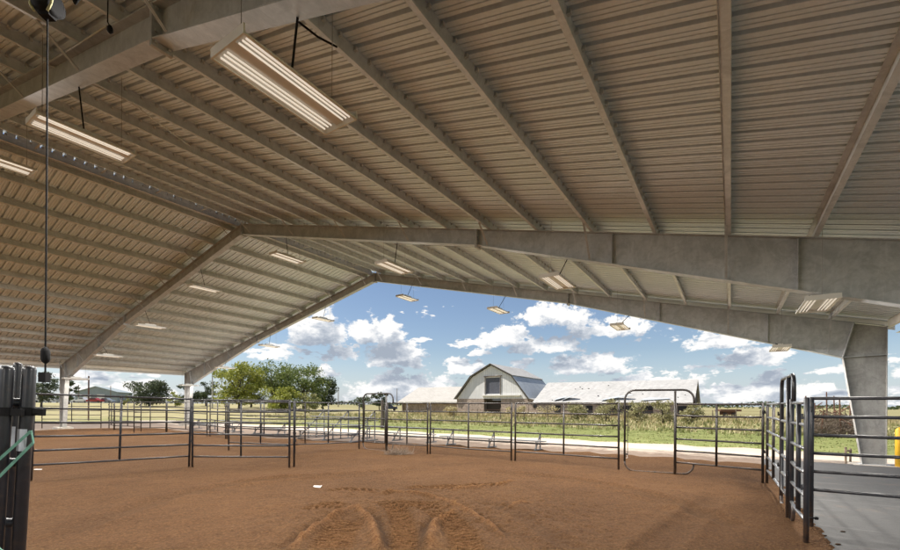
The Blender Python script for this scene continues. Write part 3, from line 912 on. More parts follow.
def arch_pts(w, top, r, z0, zr_top, zr_bot, n=6):
    """tall rounded hoop: left leg, top, and the right leg stopping on the neighbour's top rail"""
    pts = [(0, 0, z0 + r)]
    up = [(0, 0, z0 + r), (0, 0, top - r)]
    for k in range(1, n + 1):
        t = math.pi / 2 * k / n; up.append((r - r * math.cos(t), 0, top - r + r * math.sin(t)))
    up.append((w - r, 0, top))
    for k in range(1, n + 1):
        t = math.pi / 2 * k / n; up.append((w - r + r * math.sin(t), 0, top - r + r * math.cos(t)))
    up.append((w, 0, zr_top))
    lo = [(0, 0, z0 + r)]
    for k in range(1, n + 1):
        t = math.pi / 2 * k / n; lo.append((r - r * math.cos(t), 0, z0 + r - r * math.sin(t)))
    lo.append((w - r, 0, z0))
    for k in range(1, n + 1):
        t = math.pi / 2 * k / n; lo.append((w - r + r * math.sin(t), 0, z0 + r - r * math.cos(t)))
    lo.append((w, 0, zr_bot))
    return up, lo
def bow_gate(p0, p1, label, ext, top, leaf, mat, r=.026, rad=.22, railmat=None, zs=Z6):
    p0 = Vector(p0); p1 = Vector(p1); d = p1 - p0; L = math.hypot(d.x, d.y); rz = math.atan2(d.y, d.x)
    o = empty('bow_gate', p0, label, 'gate', 'arched walk through gates', rz)
    up, lo = arch_pts(L + ext, top, rad, .02, zs[-1], zs[0])
    mb = MB(); mb.tube(up, r, 10); mb.tube(lo, r * .9, 10); mb.build('hoop', mat, o, True)
    mb = MB(); mb.tube([(L, -.035, -.03), (L, -.035, top - .03)], r * 1.05, 10); mb.build('gate_post', mat, o, True)
    if leaf:
        g = MB(); g.tube([(L * .5, 0, zs[0]), (L - .09, 0, zs[0]), (L - .09, 0, zs[-1]), (.07, 0, zs[-1]), (.07, 0, zs[0]), (L * .5, 0, zs[0])], r * .88, 8)
        leafo = g.build('gate_leaf', mat, o, True)
        for z in zs[1:-1]:
            mb = MB(); mb.tube([(.07, 0, z), (L - .09, 0, z)], r * .85, 8); mb.build('rail', railmat or mat, leafo, True)
    else:
        mb = MB(); mb.tube([(.07, .0, zs[0] + .12), (.07, 0, zs[-1] - .02)], .009, 6)
        for z in (.45, .8, 1.2, 1.55): mb.box((.045, 0, z), (.06, .03, .035))
        mb.build('latch_rod', mat, o)
        mb = MB(); mb.tube([(.06, -.02, .42), (.07, -.03, .36), (.03, -.03, .35)], .008, 6); mb.build('latch_chain', M['clip'], o)
    return o
bow_gate(gp(363, 449.5), gp(386.7, 451.7), 'small far arched gate left of the barns with its rails closed', .30, 2.10, True, BR)
bow_gate(gp(624.5, 471.3), gp(674.6, 474.2), 'large open arched gate in front of the long white barn roof', .42, 2.11, False, BR, .026, .24)
bow_gate(ee(.505), ee(.735), 'narrow arched gate rising out of the right hand run, seen edge on', .24, 2.17, True, M['black_tube'], .028, .16, M['silver_tube'])

# gates stacked on the left edge, leaning a little
def stacked(u_top, u_bot, vtop, Y, label, tagged, r=.027):
    pt = at(u_top, vtop, Y); x, k = ray(u_bot, 550)
    lean = (u_top - u_bot) / F_ * Y / (at(0, vtop, Y).z - at(0, 550, Y).z)
    base = Vector((pt.x - lean * pt.z, Y, 0))
    o = empty('leaning_panel', base, label, 'livestock panel', 'panels stacked upright at the left edge')
    o.rotation_euler = (0, math.atan(lean), 0)
    h = pt.z / math.cos(math.atan(lean))
    mb = MB(); mb.tube([(0, 0, -.02), (0, 0, h - .02), (0, 0, h - .005), (0, 0, h)], [r, r, r * .9, r * .6], 16); mb.build('end_post', M['black_tube'], o, True)
    for z in [.25 + .29 * k for k in range(6)]:
        mb = MB(); mb.tube([(-r * .8, 0, z), (-2.6, -.15, z)], .021, 10); mb.build('rail', M['black_tube'], o, True)
    mb = MB(); mb.tube([(-2.6, -.15, -.02), (-2.6, -.15, h)], r, 12); mb.build('end_post', M['black_tube'], o, True)
    zc = 1.66
    mb = MB(); mb.tube([(0, 0, zc - .02), (0, 0, zc + .02)], r * 1.22, 16); mb.box((.05, .0, zc), (.07, .018, .034)); mb.build('clamp_band', M['black_plastic'], o, False)
    if tagged:
        mb = MB(); 
        n = 6
        for i in range(n):
            t0 = -2.5 + 1.9 * i / n; t1 = -2.5 + 1.9 * (i + 1) / n; rr = r * 1.06
            mb.add([(rr * math.cos(t0), rr * math.sin(t0), 1.47), (rr * math.cos(t1), rr * math.sin(t1), 1.47), (rr * math.cos(t1), rr * math.sin(t1), 1.575), (rr * math.cos(t0), rr * math.sin(t0), 1.575)], [(0, 1, 2, 3)])
        mb.build('label_tag', M['tag_grey'], o, True)
    return o
stacked(7.5, -3, 366, 2.05, 'left post of the stacked panels, cut by the photo edge', False)
stacked(29.5, 19.5, 366, 2.1, 'right leaning post of the stacked panels with a pale grey tag', True)
stacked(18, 9, 362.5, 2.3, 'middle narrow post of the stacked panels between two thick posts', True, .019)
# green tie strap
mb = MB()
def strap_seg(a, b, wd=.012):
    mb.bar(a, b, .004, wd, (0, 0, 1))
P_ = lambda u, v, Y: at(u, v, Y)
strap_seg(P_(-6, 464, 1.98), P_(31, 431, 2.06)); strap_seg(P_(-6, 482, 1.98), P_(33, 443, 2.06)); strap_seg(P_(31, 431, 2.06), P_(33.5, 443, 2.08)); 
tag(mb.build('tie_strap', M['green_strap']), 'green webbing strap tied around the stacked panels at the left edge', 'strap')
mb = MB(); strap_seg(P_(-6, 545, 1.98), P_(8, 556, 1.98)); tag(mb.build('tie_strap', M['green_strap']), 'end of a green strap at the bottom left corner', 'strap')

# ------------------------------------------------------------------ bleachers and benches behind the fence
def bleacher(name, s, q, length, rows, label, rise=.25, run=.42, z0=.38, rot=0.0, sup=3, diag=True):
    o = empty(name, sq(s, q), label, 'bleacher', None, -TH + rot)
    for k in range(rows):
        mb = MB()
        for d in (-.07, .07): mb.box((0, k * run + d, z0 + k * rise), (length, .13, .035))
        mb.build('seat_plank', M['aluminium'], o)
        if k > 0:
            mb = MB(); mb.box((0, k * run - .22, z0 + (k - 1) * rise - .12), (length, .2, .03)); mb.build('foot_plank', M['aluminium'], o)
    for i in range(sup):
        x = -length / 2 + .35 + (length - .7) * i / (sup - 1)
        mb = MB()
        top = z0 + (rows - 1) * rise; D = (rows - 1) * run
        mb.bar((x, -.15, .03), (x, D + .2, .03), .05, .05)
        for k in range(rows): mb.bar((x, k * run, .03), (x, k * run, z0 + k * rise - .02), .04, .04, (0, 1, 0))
        if diag and rows > 1: mb.bar((x, -.1, .05), (x, D, top - .03), .04, .04)
        mb.build('support', M['aluminium'], o)
    return o
bleacher('bleacher', 15.3, 8.2, 4.6, 2, 'low two row aluminium bleacher behind the panel below the gambrel barn')
bleacher('bleacher', 15.7, 3.0, 4.6, 2, 'low two row aluminium bleacher just right of the small far arched gate')
bleacher('bleacher', 13.9, .3, 4.2, 4, 'four row aluminium bleacher showing through the panel left of the small far arched gate', .33, .5, .42)
bleacher('bleacher', 14.6, -6.2, 4.8, 2, 'low two row bleacher behind the left front panel')
bleacher('bleacher', 14.9, -11.6, 4.6, 2, 'low two row bleacher beside the far left column')

# ------------------------------------------------------------------ barns
def quad_slab(mb, pts, th, m=0):
    """slab from a planar polygon given outer corners, thickened along its normal"""
    n = (Vector(pts[1]) - Vector(pts[0])).cross(Vector(pts[2]) - Vector(pts[0])).normalized()
    mb.prism(pts, -n * th, m)
def plane_pt(u, v, s):
    """survey reading on the vertical plane s = const"""
    x, k = ray(u, v); Y = s / (x * A2[0] + A2[1]); return Vector((x * Y, Y, H + k * Y))
GS = 78.0
def qz(u, v, s=GS):
    p = plane_pt(u, v, s); return float(p.x * B2[0] + p.y * B2[1] + QC), p.z
barn = empty('gambrel_barn', plane_pt(491, 412, GS) * 1.0, 'tall white gambrel barn with a dark hayloft door in its gable', 'barn')
barn.location.z = 0
def bpart(mb, name, mat, parent=None, smooth=False):
    o = mb.build(name, mat, None, smooth)
    par = parent or barn
    o.parent = par
    root = par
    off = Vector((0, 0, 0))
    while root is not None: off += root.location; root = root.parent
    o.matrix_parent_inverse = Matrix.Translation(-off)
    return o
pk = qz(491.4, 364.2); bl = qz(471.2, 376.9); br = qz(511.8, 375.0); lb = qz(456.3, 400); rb_ = qz(529.5, 397.4)
cq = pk[0]; hb = (br[0] - bl[0]) / 2; hw = (rb_[0] - lb[0]) / 2; zb_ = (bl[1] + br[1]) / 2; ze = (lb[1] + rb_[1]) / 2
cq = (bl[0] + br[0]) / 2; cqw = (lb[0] + rb_[0]) / 2
LEN = 15.5
prof = [(cq - hw, ze), (cq - hb, zb_), (cq, pk[1]), (cq + hb, zb_), (cq + hw, ze)]
# gable walls with a hayloft opening
d0, d1 = qz(485.6, 394), qz(500, 377.4)
mb = MB()
dq0, dq1, dz0, dz1 = d0[0], d1[0], d0[1], d1[1]
wl = [(cq - hw + .25, ze - .0), (cq - hb + .2, zb_ - .15), (dq0, pk[1] - .25 - (cq - dq0) * (pk[1] - zb_) / hb), (dq0, ze)]
mb.prism([sq(GS, q, z) for q, z in wl], sq(.15, 0) - sq(0, 0))
wr = [(dq1, ze), (dq1, pk[1] - .25 - abs(cq - dq1) * (pk[1] - zb_) / hb), (cq + hb - .2, zb_ - .15), (cq + hw - .25, ze)]
mb.prism([sq(GS, q, z) for q, z in wr], sq(.15, 0) - sq(0, 0))
zt = lambda q: pk[1] - .25 - abs(cq - q) * (pk[1] - zb_) / hb
mb.prism([sq(GS, q, z) for q, z in ((dq0, dz1), (dq0, zt(dq0)), (cq, zt(cq)), (dq1, zt(dq1)), (dq1, dz1))], sq(.15, 0) - sq(0, 0))
mb.prism([sq(GS, q, z) for q, z in ((dq0, ze), (dq0, dz0), (dq1, dz0), (dq1, ze))], sq(.15, 0) - sq(0, 0))
bpart(mb, 'gable_wall', M['white_boards'])
mb = MB()
mb.prism([sq(GS + LEN - .2, q, z) for q, z in prof], sq(.15, 0) - sq(0, 0)); bpart(mb, 'gable_wall', M['white_boards'])
mb = MB(); mb.prism([sq(GS + .16, q, z) for q, z in ((dq0 - .1, dz0 - .1), (dq0 - .1, dz1 + .1), (dq1 + .1, dz1 + .1), (dq1 + .1, dz0 - .1))], sq(.08, 0) - sq(0, 0)); bpart(mb, 'hayloft_door', M['slate_door'])
mb = MB()
for q in (dq0 - .12, dq1 + .12): mb.bar(sq(GS - .06, q, dz0 - .1), sq(GS - .06, q, dz1 + .3), .22, .1)
mb.bar(sq(GS - .06, dq0 - .35, dz1 + .22), sq(GS - .06, dq1 + .45, dz1 + .3), .1, .2)
bpart(mb, 'door_trim', M['old_wood'])
s0_, s1_ = qz(482.7, 395.6), qz(521, 395.6)
mb = MB(); mb.box(sq(GS - .18, (s0_[0] + s1_[0]) / 2, s0_[1]), (s1_[0] - s0_[0], .36, .22), Matrix.Rotation(-TH, 3, 'Z')); bpart(mb, 'canopy_board', M['rake'])
# lower brick walls
mb = MB()
o0, o1 = qz(483.8, 410)[0], qz(501, 410)[0]
mb.prism([sq(GS + .02, q, z) for q, z in ((cq - hw + .2, 0), (cq - hw + .2, ze), (o0, ze), (o0, 0))], sq(.25, 0) - sq(0, 0))
mb.prism([sq(GS + .02, q, z) for q, z in ((o1, 0), (o1, ze), (cq + hw - .2, ze), (cq + hw - .2, 0))], sq(.25, 0) - sq(0, 0))
for q in (cq - hw + .2, cq + hw - .2):
    mb.bar(sq(GS + .3, q, ze / 2), sq(GS + LEN - .3, q, ze / 2), .25, ze)
bpart(mb, 'brick_wall', M['brick'])
mb = MB(); mb.box(sq(GS + 1.2, (o0 + o1) / 2, ze / 2 - .1), (abs(o1 - o0), .1, ze - .3), Matrix.Rotation(-TH, 3, 'Z')); bpart(mb, 'doorway', M['dark_wood'])
# roof slopes
ov = .45
def slope(qa, za, qb, zb2, mat, name='roof_slope', s0=GS - ov, s1=GS + LEN + .3):
    mb = MB()
    quad_slab(mb, [sq(s0, qa, za), sq(s1, qa, za), sq(s1, qb, zb2), sq(s0, qb, zb2)] if qa < qb else [sq(s0, qa, za), sq(s0, qb, zb2), sq(s1, qb, zb2), sq(s1, qa, za)], .1)
    return bpart(mb, name, mat)
slope(cq - hb - .1, zb_ - .04, cq, pk[1] + .05, M['old_white_roof'])
slope(cq, pk[1] + .05, cq + hb + .35, zb_ - .08, M['old_white_roof'])
slope(cq - hw - .35, ze - .1, cq - hb, zb_, M['old_white_roof'])
slope(cq + hb, zb_, cq + hw + .2, ze - .1, M['old_grey_roof'])
mb = MB()
for (qa, za), (qb, zb2) in zip(prof[:-1], prof[1:]): mb.bar(sq(GS - ov - .02, qa, za), sq(GS - ov - .02, qb, zb2), .06, .22)
bpart(mb, 'rake_board', M['dark_wood'])
# lean-to on the right side
mb = MB()
lq = cq + hw + 5.2
quad_slab(mb, [sq(GS - .3, cq + hw - .1, ze + .15), sq(GS - .3, lq, ze - 1.35), sq(GS + LEN, lq, ze - 1.35), sq(GS + LEN, cq + hw - .1, ze + .15)], .1)
bpart(mb, 'lean_to_roof', M['old_white_roof'])
mb = MB(); mb.prism([sq(GS, q, z) for q, z in ((cq + hw - .1, 0), (cq + hw - .1, ze), (lq - .2, ze - 1.45), (lq - .2, 0))], sq(.15, 0) - sq(0, 0)); bpart(mb, 'lean_to_wall', M['brick'])
mb = MB(); mb.box(sq(GS - .02, cq + hw + 1.2, 1.55), (.6, .1, .6), Matrix.Rotation(-TH, 3, 'Z')); mb.box(sq(GS - .02, cq + hw + 3.4, 1.3), (.6, .1, .6), Matrix.Rotation(-TH, 3, 'Z')); bpart(mb, 'window', M['void'])

# long barn, right
LS = 76.0
def qs_(u, v, s): return qz(u, v, s)
q_r = qz(694.6, 402.8, LS); q_l = qz(548, 404.4, LS)
long = empty('long_barn', sq(LS, q_r[0], 0), 'long low barn with a streaked white metal roof right of the gambrel barn', 'barn')
eavez = q_r[1]
rr = 8.0
pr = plane_pt(700.3, 379.2, LS + rr); ridz = pr.z; q_rr = float(pr.x * B2[0] + pr.y * B2[1] + QC)
def lpart(mb, name, mat, smooth=False):
    o = mb.build(name, mat, long, smooth); o.matrix_parent_inverse = Matrix.Translation(-long.location); return o
# roof as a gently uneven sheet
mb = MB(); NX, NY = 48, 8; vs = []
for j in range(NY + 1):
    for i in range(NX + 1):
        t = i / NX; w_ = j / NY
        q = (q_l[0] - 3) + (q_r[0] - q_l[0] + 3) * t
        z = eavez + (ridz - eavez) * w_ + .10 * (random.random() - .5) * (1 if 0 < j < NY else .3)
        # peeled sheet near the eave
        vs.append(sq(LS + rr * w_, q, z))
mb.add(vs, [(j * (NX + 1) + i, j * (NX + 1) + i + 1, (j + 1) * (NX + 1) + i + 1, (j + 1) * (NX + 1) + i) for j in range(NY) for i in range(NX)])
lpart(mb, 'roof_slope', M['old_white_roof'])
mb = MB(); quad_slab(mb, [sq(LS + rr, q_l[0] - 3, ridz), sq(LS + rr, q_r[0], ridz), sq(LS + 2 * rr, q_r[0], eavez), sq(LS + 2 * rr, q_l[0] - 3, eavez)], .1); lpart(mb, 'roof_slope', M['old_white_roof'])
mb = MB(); mb.prism([sq(LS + .4, q_r[0] - .4, eavez), sq(LS + rr, q_r[0] - .4, ridz - .25), sq(LS + 2 * rr - .4, q_r[0] - .4, eavez)], sq(0, -.15) - sq(0, 0)); lpart(mb, 'gable_wall', M['dark_wood'])
mb = MB()
for s in (LS + .5, LS + 2 * rr - .5): mb.bar(sq(s, q_l[0] - 2, eavez / 2), sq(s, q_r[0] - .5, eavez / 2), .2, eavez)
lpart(mb, 'side_wall', M['brick'])
mb = MB(); mb.bar(sq(LS + .4, q_r[0] - .5, eavez / 2), sq(LS + 2 * rr - .4, q_r[0] - .5, eavez / 2), .2, eavez); lpart(mb, 'end_wall', M['white_boards'])
for k in range(9):
    mb = MB()
    q = q_l[0] + 2 + (q_r[0] - q_l[0] - 4) * (k + random.uniform(-.25, .25)) / 8
    mb.box(sq(LS + .38, q, 1.1), (random.uniform(.9, 2.4), .08, 1.3), Matrix.Rotation(-TH, 3, 'Z'))
    lpart(mb, 'opening', M['void'])
# torn roof sheets
for u, v, ln, lift in ((617, 401, 5.0, .75), (570, 402, 2.6, .9), (561, 397, 2.2, .5), (655, 398, 4.2, .12)):
    p = plane_pt(u, v, LS + 1.2); q = float(p.x * B2[0] + p.y * B2[1] + QC)
    mb = MB(); zz = eavez + (ridz - eavez) * .12
    mb.prism([sq(LS + .3, q - ln / 2, zz - .15), sq(LS + .9, q + ln / 2, zz + lift), sq(LS + 1.2, q + ln / 2, zz + lift + .1), sq(LS + 1.9, q - ln / 3, zz + .35)], Vector((0, 0, .05)))
    lpart(mb, 'torn_sheet', M['old_grey_roof'])
for k in range(11):
    mb = MB()
    q = q_l[0] + (q_r[0] - q_l[0]) * random.random(); w_ = random.uniform(.1, .95)
    mb.box(sq(LS + rr * w_, q, eavez + (ridz - eavez) * w_ + .04), (random.uniform(.1, .3), random.uniform(.15, .4), .1), Matrix.Rotation(-TH, 3, 'Z'))
    lpart(mb, 'roof_hole', M['void'])

# low wing, left
WS = 80.0; wr2 = 7.5
w0 = qz(398, 401.6, WS); w1 = cq - hw + .5
wing = empty('low_barn_wing', sq(WS, w0[0], 0), 'low barn wing with a plain tan roof left of the gambrel barn', 'barn')
pw = plane_pt(417, 387.6, WS + wr2)
def wpart(mb, name, mat):
    o = mb.build(name, mat, wing); o.matrix_parent_inverse = Matrix.Translation(-wing.location); return o
mb = MB(); quad_slab(mb, [sq(WS, w0[0], w0[1]), sq(WS, w1, w0[1]), sq(WS + wr2, w1, pw.z), sq(WS + wr2, w0[0] + .4, pw.z)], .1); wpart(mb, 'roof_slope', M['old_tan_roof'])
mb = MB(); quad_slab(mb, [sq(WS + wr2, w0[0] + .4, pw.z), sq(WS + wr2, w1, pw.z), sq(WS + 2 * wr2, w1, w0[1]), sq(WS + 2 * wr2, w0[0], w0[1])], .1); wpart(mb, 'roof_slope', M['old_tan_roof'])
mb = MB(); mb.bar(sq(WS - .05, w0[0], w0[1] - .12), sq(WS - .05, w1 + 1, w0[1] - .12), .12, .3); wpart(mb, 'fascia', M['rake'])
mb = MB(); mb.bar(sq(WS + 1.2, w0[0] + 1, w0[1] / 2), sq(WS + 1.2, w1, w0[1] / 2), .2, w0[1] - .1); wpart(mb, 'side_wall', M['brick'])
mb = MB(); mb.prism([sq(WS + .5, w0[0] + .8, 0), sq(WS + .5, w0[0] + .8, w0[1]), sq(WS + wr2, w0[0] + .8, pw.z - .2), sq(WS + 2 * wr2 - .5, w0[0] + .8, w0[1]), sq(WS + 2 * wr2 - .5, w0[0] + .8, 0)], sq(0, .15) - sq(0, 0)); wpart(mb, 'gable_wall', M['brick'])
mb = MB()
for k in range(5): mb.bar(sq(WS + .2, w0[0] + 1.5 + k * 2.2, 0), sq(WS + .2, w0[0] + 1.5 + k * 2.2, w0[1] - .1), .16, .16)
wpart(mb, 'porch_post', M['old_wood'])

# grey blue shed, far left
Yb = 165.0
sp0 = at(75, 391.4, Yb + 4); sp1 = at(117.5, 392.7, Yb); pk2 = at(98, 386.6, Yb + 2)
gz = terrain(sp1.x, sp1.y) - .1
shed = empty('metal_building', Vector((pk2.x, pk2.y, gz)), 'grey blue metal building with a low gable far beyond the left fence', 'building')
def spart(mb, name, mat):
    o = mb.build(name, mat, shed); o.matrix_parent_inverse = Matrix.Translation(-shed.location); return o
dp = Vector((-6, 16, 0)); mid = (sp0 + sp1) / 2; hd = (sp1 - sp0); hd.z = 0; eh = (sp0.z + sp1.z) / 2; pkz = pk2.z
L0 = Vector((sp0.x, sp0.y, 0)); R0 = Vector((sp1.x, sp1.y, 0)); C0 = (L0 + R0) / 2
def zz_(p, z): return Vector((p.x, p.y, z))
mb = MB(); mb.prism([zz_(L0, gz), zz_(L0, eh), zz_(C0, pkz), zz_(R0, eh), zz_(R0, gz)], dp); spart(mb, 'wall', M['grey_siding'])
mb = MB()
off = Vector((.1, -.4, 0))
e_l = L0 - hd.normalized() * .5; e_r = R0 + hd.normalized() * .5
quad_slab(mb, [zz_(e_l, eh) + off, zz_(C0, pkz + .15) + off, zz_(C0, pkz + .15) + dp, zz_(e_l, eh) + dp], .2)
quad_slab(mb, [zz_(C0, pkz + .15) + off, zz_(e_r, eh) + off, zz_(e_r, eh) + dp, zz_(C0, pkz + .15) + dp], .2); spart(mb, 'roof', M['grey_siding'])
nrm = Vector((hd.y, -hd.x, 0)).normalized()
if nrm.y > 0: nrm = -nrm
for t, wd in ((.3, 3.4), (.62, 3.4)):
    mb = MB(); c = L0.lerp(R0, t) + nrm * .1; mb.bar(zz_(c - hd.normalized() * wd / 2, gz + 1.7), zz_(c + hd.normalized() * wd / 2, gz + 1.7), .12, 3.3); spart(mb, 'door', M['white_boards'])

# ------------------------------------------------------------------ vehicles far left
def vehicle(name, u, v, Y, length, label, mat, kind):
    p = at(u, v, Y); z = terrain(p.x, p.y) - .05
    o = empty(name, Vector((p.x, p.y, z)), label, kind, None, .08)
    h = length / 2
    mb = MB()
    if kind == 'pickup':
        side = [(-h, .45), (-h, 1.0), (-h * .25, 1.02), (-h * .1, 1.75), (h * .3, 1.78), (h * .52, 1.12), (h * .95, 1.0), (h, .5)]
    elif kind == 'van':
        side = [(-h, .4), (-h, 1.9), (-h * .9, 2.0), (h * .45, 2.0), (h * .75, 1.2), (h, 1.05), (h, .4)]
    else:
        side = [(-h, .4), (-h, .95), (-h * .72, 1.05), (-h * .45, 1.55), (h * .15, 1.58), (h * .48, 1.02), (h * .95, .9), (h, .4)]
    mb.prism([Vector((x, -.9, zz)) for x, zz in side], (0, 1.8, 0)); mb.build('body', mat, o)
    mb = MB(); zt = 1.68 if kind != 'car' else 1.5
    x0, x1 = (-h * .08, h * .38) if kind == 'pickup' else (-h * .5, h * .25)
    mb.box(((x0 + x1) / 2, -.905, zt - .22), (x1 - x0, .02, .34)); mb.build('window', M['glass_dark'], o)
    for x in (-h * .62, h * .62):
        mb = MB(); mb.tube([(x, -.95, .34), (x, -.75, .34)], .34, 14); mb.build('wheel', M['rubber'], o)
    return o
vehicle('parked_pickup', 81.5, 402, 140, 5.2, 'white pickup truck parked in front of the grey blue building', M['car_white'], 'pickup')
vehicle('parked_car', 95.5, 402.4, 140, 4.6, 'red car parked in front of the grey blue building', M['car_red'], 'car')
vehicle('parked_car', 107, 402.6, 142, 4.4, 'silver car parked right of the red car', M['car_silver'], 'car')
vehicle('parked_van', 45, 401.6, 138, 5.6, 'white van parked far left beneath the dark tree', M['car_white'], 'van')
vehicle('parked_pickup', 58, 401.8, 142, 5.2, 'silver pickup parked between the white van and the left column', M['car_silver'], 'pickup')
vehicle('parked_car', 389.5, 405.8, 105, 3.9, 'dark blue car parked left of the low barn wing', M['car_dark'], 'car')
# white stock trailer
p = at(152, 402.5, 118); tz = terrain(p.x, p.y) - .05
tr = empty('stock_trailer', Vector((p.x, p.y, tz)), 'long white stock trailer below the round tree', 'trailer', None, .1)
mb = MB(); mb.box((0, 0, 1.15), (9.2, 2.2, 1.5)); mb.box((0, 0, 1.93), (9.0, 2.0, .08)); mb.build('body', M['car_white'], tr)
for x in (-3.2, -1.0, 1.2, 3.2):
    mb = MB(); mb.box((x, -1.11, 1.45), (1.3, .03, .35)); mb.build('window', M['glass_dark'], tr)
for x in (-.6, .35):
    mb = MB(); mb.tube([(x, -1.15, .34), (x, -.9, .34)], .34, 14); mb.build('wheel', M['rubber'], tr)

# ------------------------------------------------------------------ trees
def tree(name, u0, u1, vtop, Y, label, leaf, nleaf=2600, clumps=26, lsize=.30, density=1.0, group=None, base_v=None, squash=1.0, cat='tree', low=.06):
    um = (u0 + u1) / 2
    pb = at(um, 404, Y); gz = terrain(pb.x, pb.y) - .06
    top = at(um, vtop, Y).z; wd = (u1 - u0) / F_ * Y; h = top - gz
    o = empty(name, Vector((pb.x, pb.y, gz)), label, cat, group)
    mb = MB()
    tr = max(.08, h * .022)
    fork = h * .32
    mb.tube([(0, 0, -.1), (.03 * h * random.uniform(-1, 1), 0, fork * .5), (0, 0, fork)], [tr * 1.3, tr, tr * .85], 8)
    cl = []
    for k in range(clumps):
        t = 2 * math.pi * (k + random.random()) / clumps * 2.4
        rad = math.sqrt(random.random()) * wd * .42
        zz = h * random.uniform(low + .12, .93)
        shrink = math.sqrt(max(.05, 1 - ((zz / h - .55) / .5) ** 2))
        c = Vector((rad * math.cos(t) * shrink, rad * math.sin(t) * shrink, zz))
        cl.append((c, wd * random.uniform(.09, .17)))
        if k % 2 == 0:
            m_ = Vector((c.x * .4, c.y * .4, fork + (c.z - fork) * .55))
            mb.tube([(0, 0, fork * .9), m_, c], [tr * .55, tr * .33, tr * .12], 5)
    mb.build('trunk', M['bark'], o, True)
    V = np.zeros((nleaf * 4, 3)); 
    per = rng.integers(0, clumps, nleaf)
    for i in range(nleaf):
        c, r = cl[per[i]]
        d = rng.normal(size=3); d /= np.linalg.norm(d); rr = r * (rng.random() ** .45) * (1.0 + .35 * rng.random())
        p = np.array(c) + d * rr * np.array([1.15, 1.15, .75 * squash])
        a = rng.normal(size=3); a /= np.linalg.norm(a); b = np.cross(a, rng.normal(size=3)); b /= np.linalg.norm(b)
        sz = lsize * rng.uniform(.5, 1.2)
        V[i * 4] = p - a * sz * .5; V[i * 4 + 1] = p + b * sz * .32; V[i * 4 + 2] = p + a * sz * .5; V[i * 4 + 3] = p - b * sz * .32
    me = bpy.data.meshes.new('crown'); n = nleaf
    me.vertices.add(n * 4); me.vertices.foreach_set('co', V.ravel()); me.loops.add(n * 4); me.loops.foreach_set('vertex_index', np.arange(n * 4, dtype=np.int32))
    me.polygons.add(n); me.polygons.foreach_set('loop_start', np.arange(0, n * 4, 4, dtype=np.int32)); me.materials.append(leaf); me.update(calc_edges=True)
    c = bpy.data.objects.new('crown', me); COL.objects.link(c); c.parent = o
    return o
tree('leafy_tree', 214, 264, 361.5, 78, 'tall yellow green tree right of the far left column', M['leaf_yellow'], 7500, 40, .40)
tree('leafy_tree', 246, 300, 359.5, 84, 'open crowned green tree with sky showing through, middle of the tall group', M['leaf_mid'], 4600, 30, .38)
tree('leafy_tree', 276, 330, 364.5, 86, 'spreading green tree right of the open crowned tree', M['leaf_mid'], 6200, 36, .40)
tree('leafy_tree', 308, 338, 377, 92, 'dark tree at the right end of the tall group', M['leaf_dark'], 4200, 22, .42)
tree('leafy_tree', 232, 270, 371, 96, 'dim tree filling the gap behind the tall yellow green tree', M['leaf_dark'], 4200, 22, .42)
tree('leafy_tree', 266, 302, 374, 98, 'dim tree behind the open crowned tree', M['leaf_mid'], 4200, 22, .42)
tree('low_bush', 262, 300, 386, 74, 'low yellow olive bush under the open crowned tree', M['leaf_yellow'], 3600, 24, .36, low=.0, cat='bush')
tree('low_bush', 296, 322, 391, 76, 'low olive brown bush under the spreading tree', M['leaf_weed'], 1600, 14, .3, low=.0, cat='bush')
tree('round_tree', 131, 168, 381, 92, 'round grey green tree standing alone above the white trailer', M['leaf_grey'], 6000, 34, .42, low=.02)
tree('oak_tree', 28, 54, 372, 70, 'dark oak tree beside the stacked panels left of the first column', M['leaf_grey'], 3600, 26, .30, low=.1)
tree('oak_tree', 62, 76, 379, 96, 'dark tree right behind the first left column', M['leaf_dark'], 1300, 12, .36)
tree('oak_tree', 176, 200, 381, 96, 'dark tree behind the far left column', M['leaf_dark'], 2200, 16, .36)
tree('oak_tree', 194, 218, 379, 100, 'dim tree between the far left column and the yellow green tree', M['leaf_dark'], 2400, 18, .38)
tree('low_bush', 168, 182, 391, 90, 'bright bush left of the far left column', M['leaf_yellow'], 900, 8, .3, low=.0, cat='bush')
tree('low_bush', 118, 130, 396, 95, 'small bright bush right of the grey blue building', M['leaf_yellow'], 700, 7, .3, low=.0, cat='bush')
tree('small_tree', 371, 388, 389, 110, 'small dark tree behind the small far arched gate', M['leaf_dark'], 1500, 12, .42, low=.05)
tree('low_bush', 352, 372, 396, 120, 'pale bush left of the small tree on the horizon', M['leaf_grey'], 1000, 10, .42, low=.0, cat='bush')
# weeds against the long barn
for i, (ua, ub, vt, lab_) in enumerate(((566, 590, 403, 'tall weeds against the left end of the long barn'), (590, 622, 399, 'tall weeds below the torn roof sheet of the long barn'), (624, 650, 401, 'leggy shrub seen through the left part of the large open gate'), (650, 676, 400, 'leggy shrub seen through the right part of the large open gate'), (680, 704, 404, 'weeds at the right end of the long barn'))):
    tree('shrub', ua, ub, vt, 52 - i * 2, lab_, M['leaf_scrub'], 1700, 26, .20, low=.0, cat='shrub')
for ua, ub, vt, lab_ in ((440, 462, 406, 'dry weeds in front of the low barn wing'), (505, 530, 406, 'dry weeds at the right foot of the gambrel barn'), (532, 560, 407, 'dry weeds under the lean to roof')):
    tree('shrub', ua, ub, vt, 66, lab_, M['leaf_dry'], 700, 12, .26, low=.0, cat='shrub')

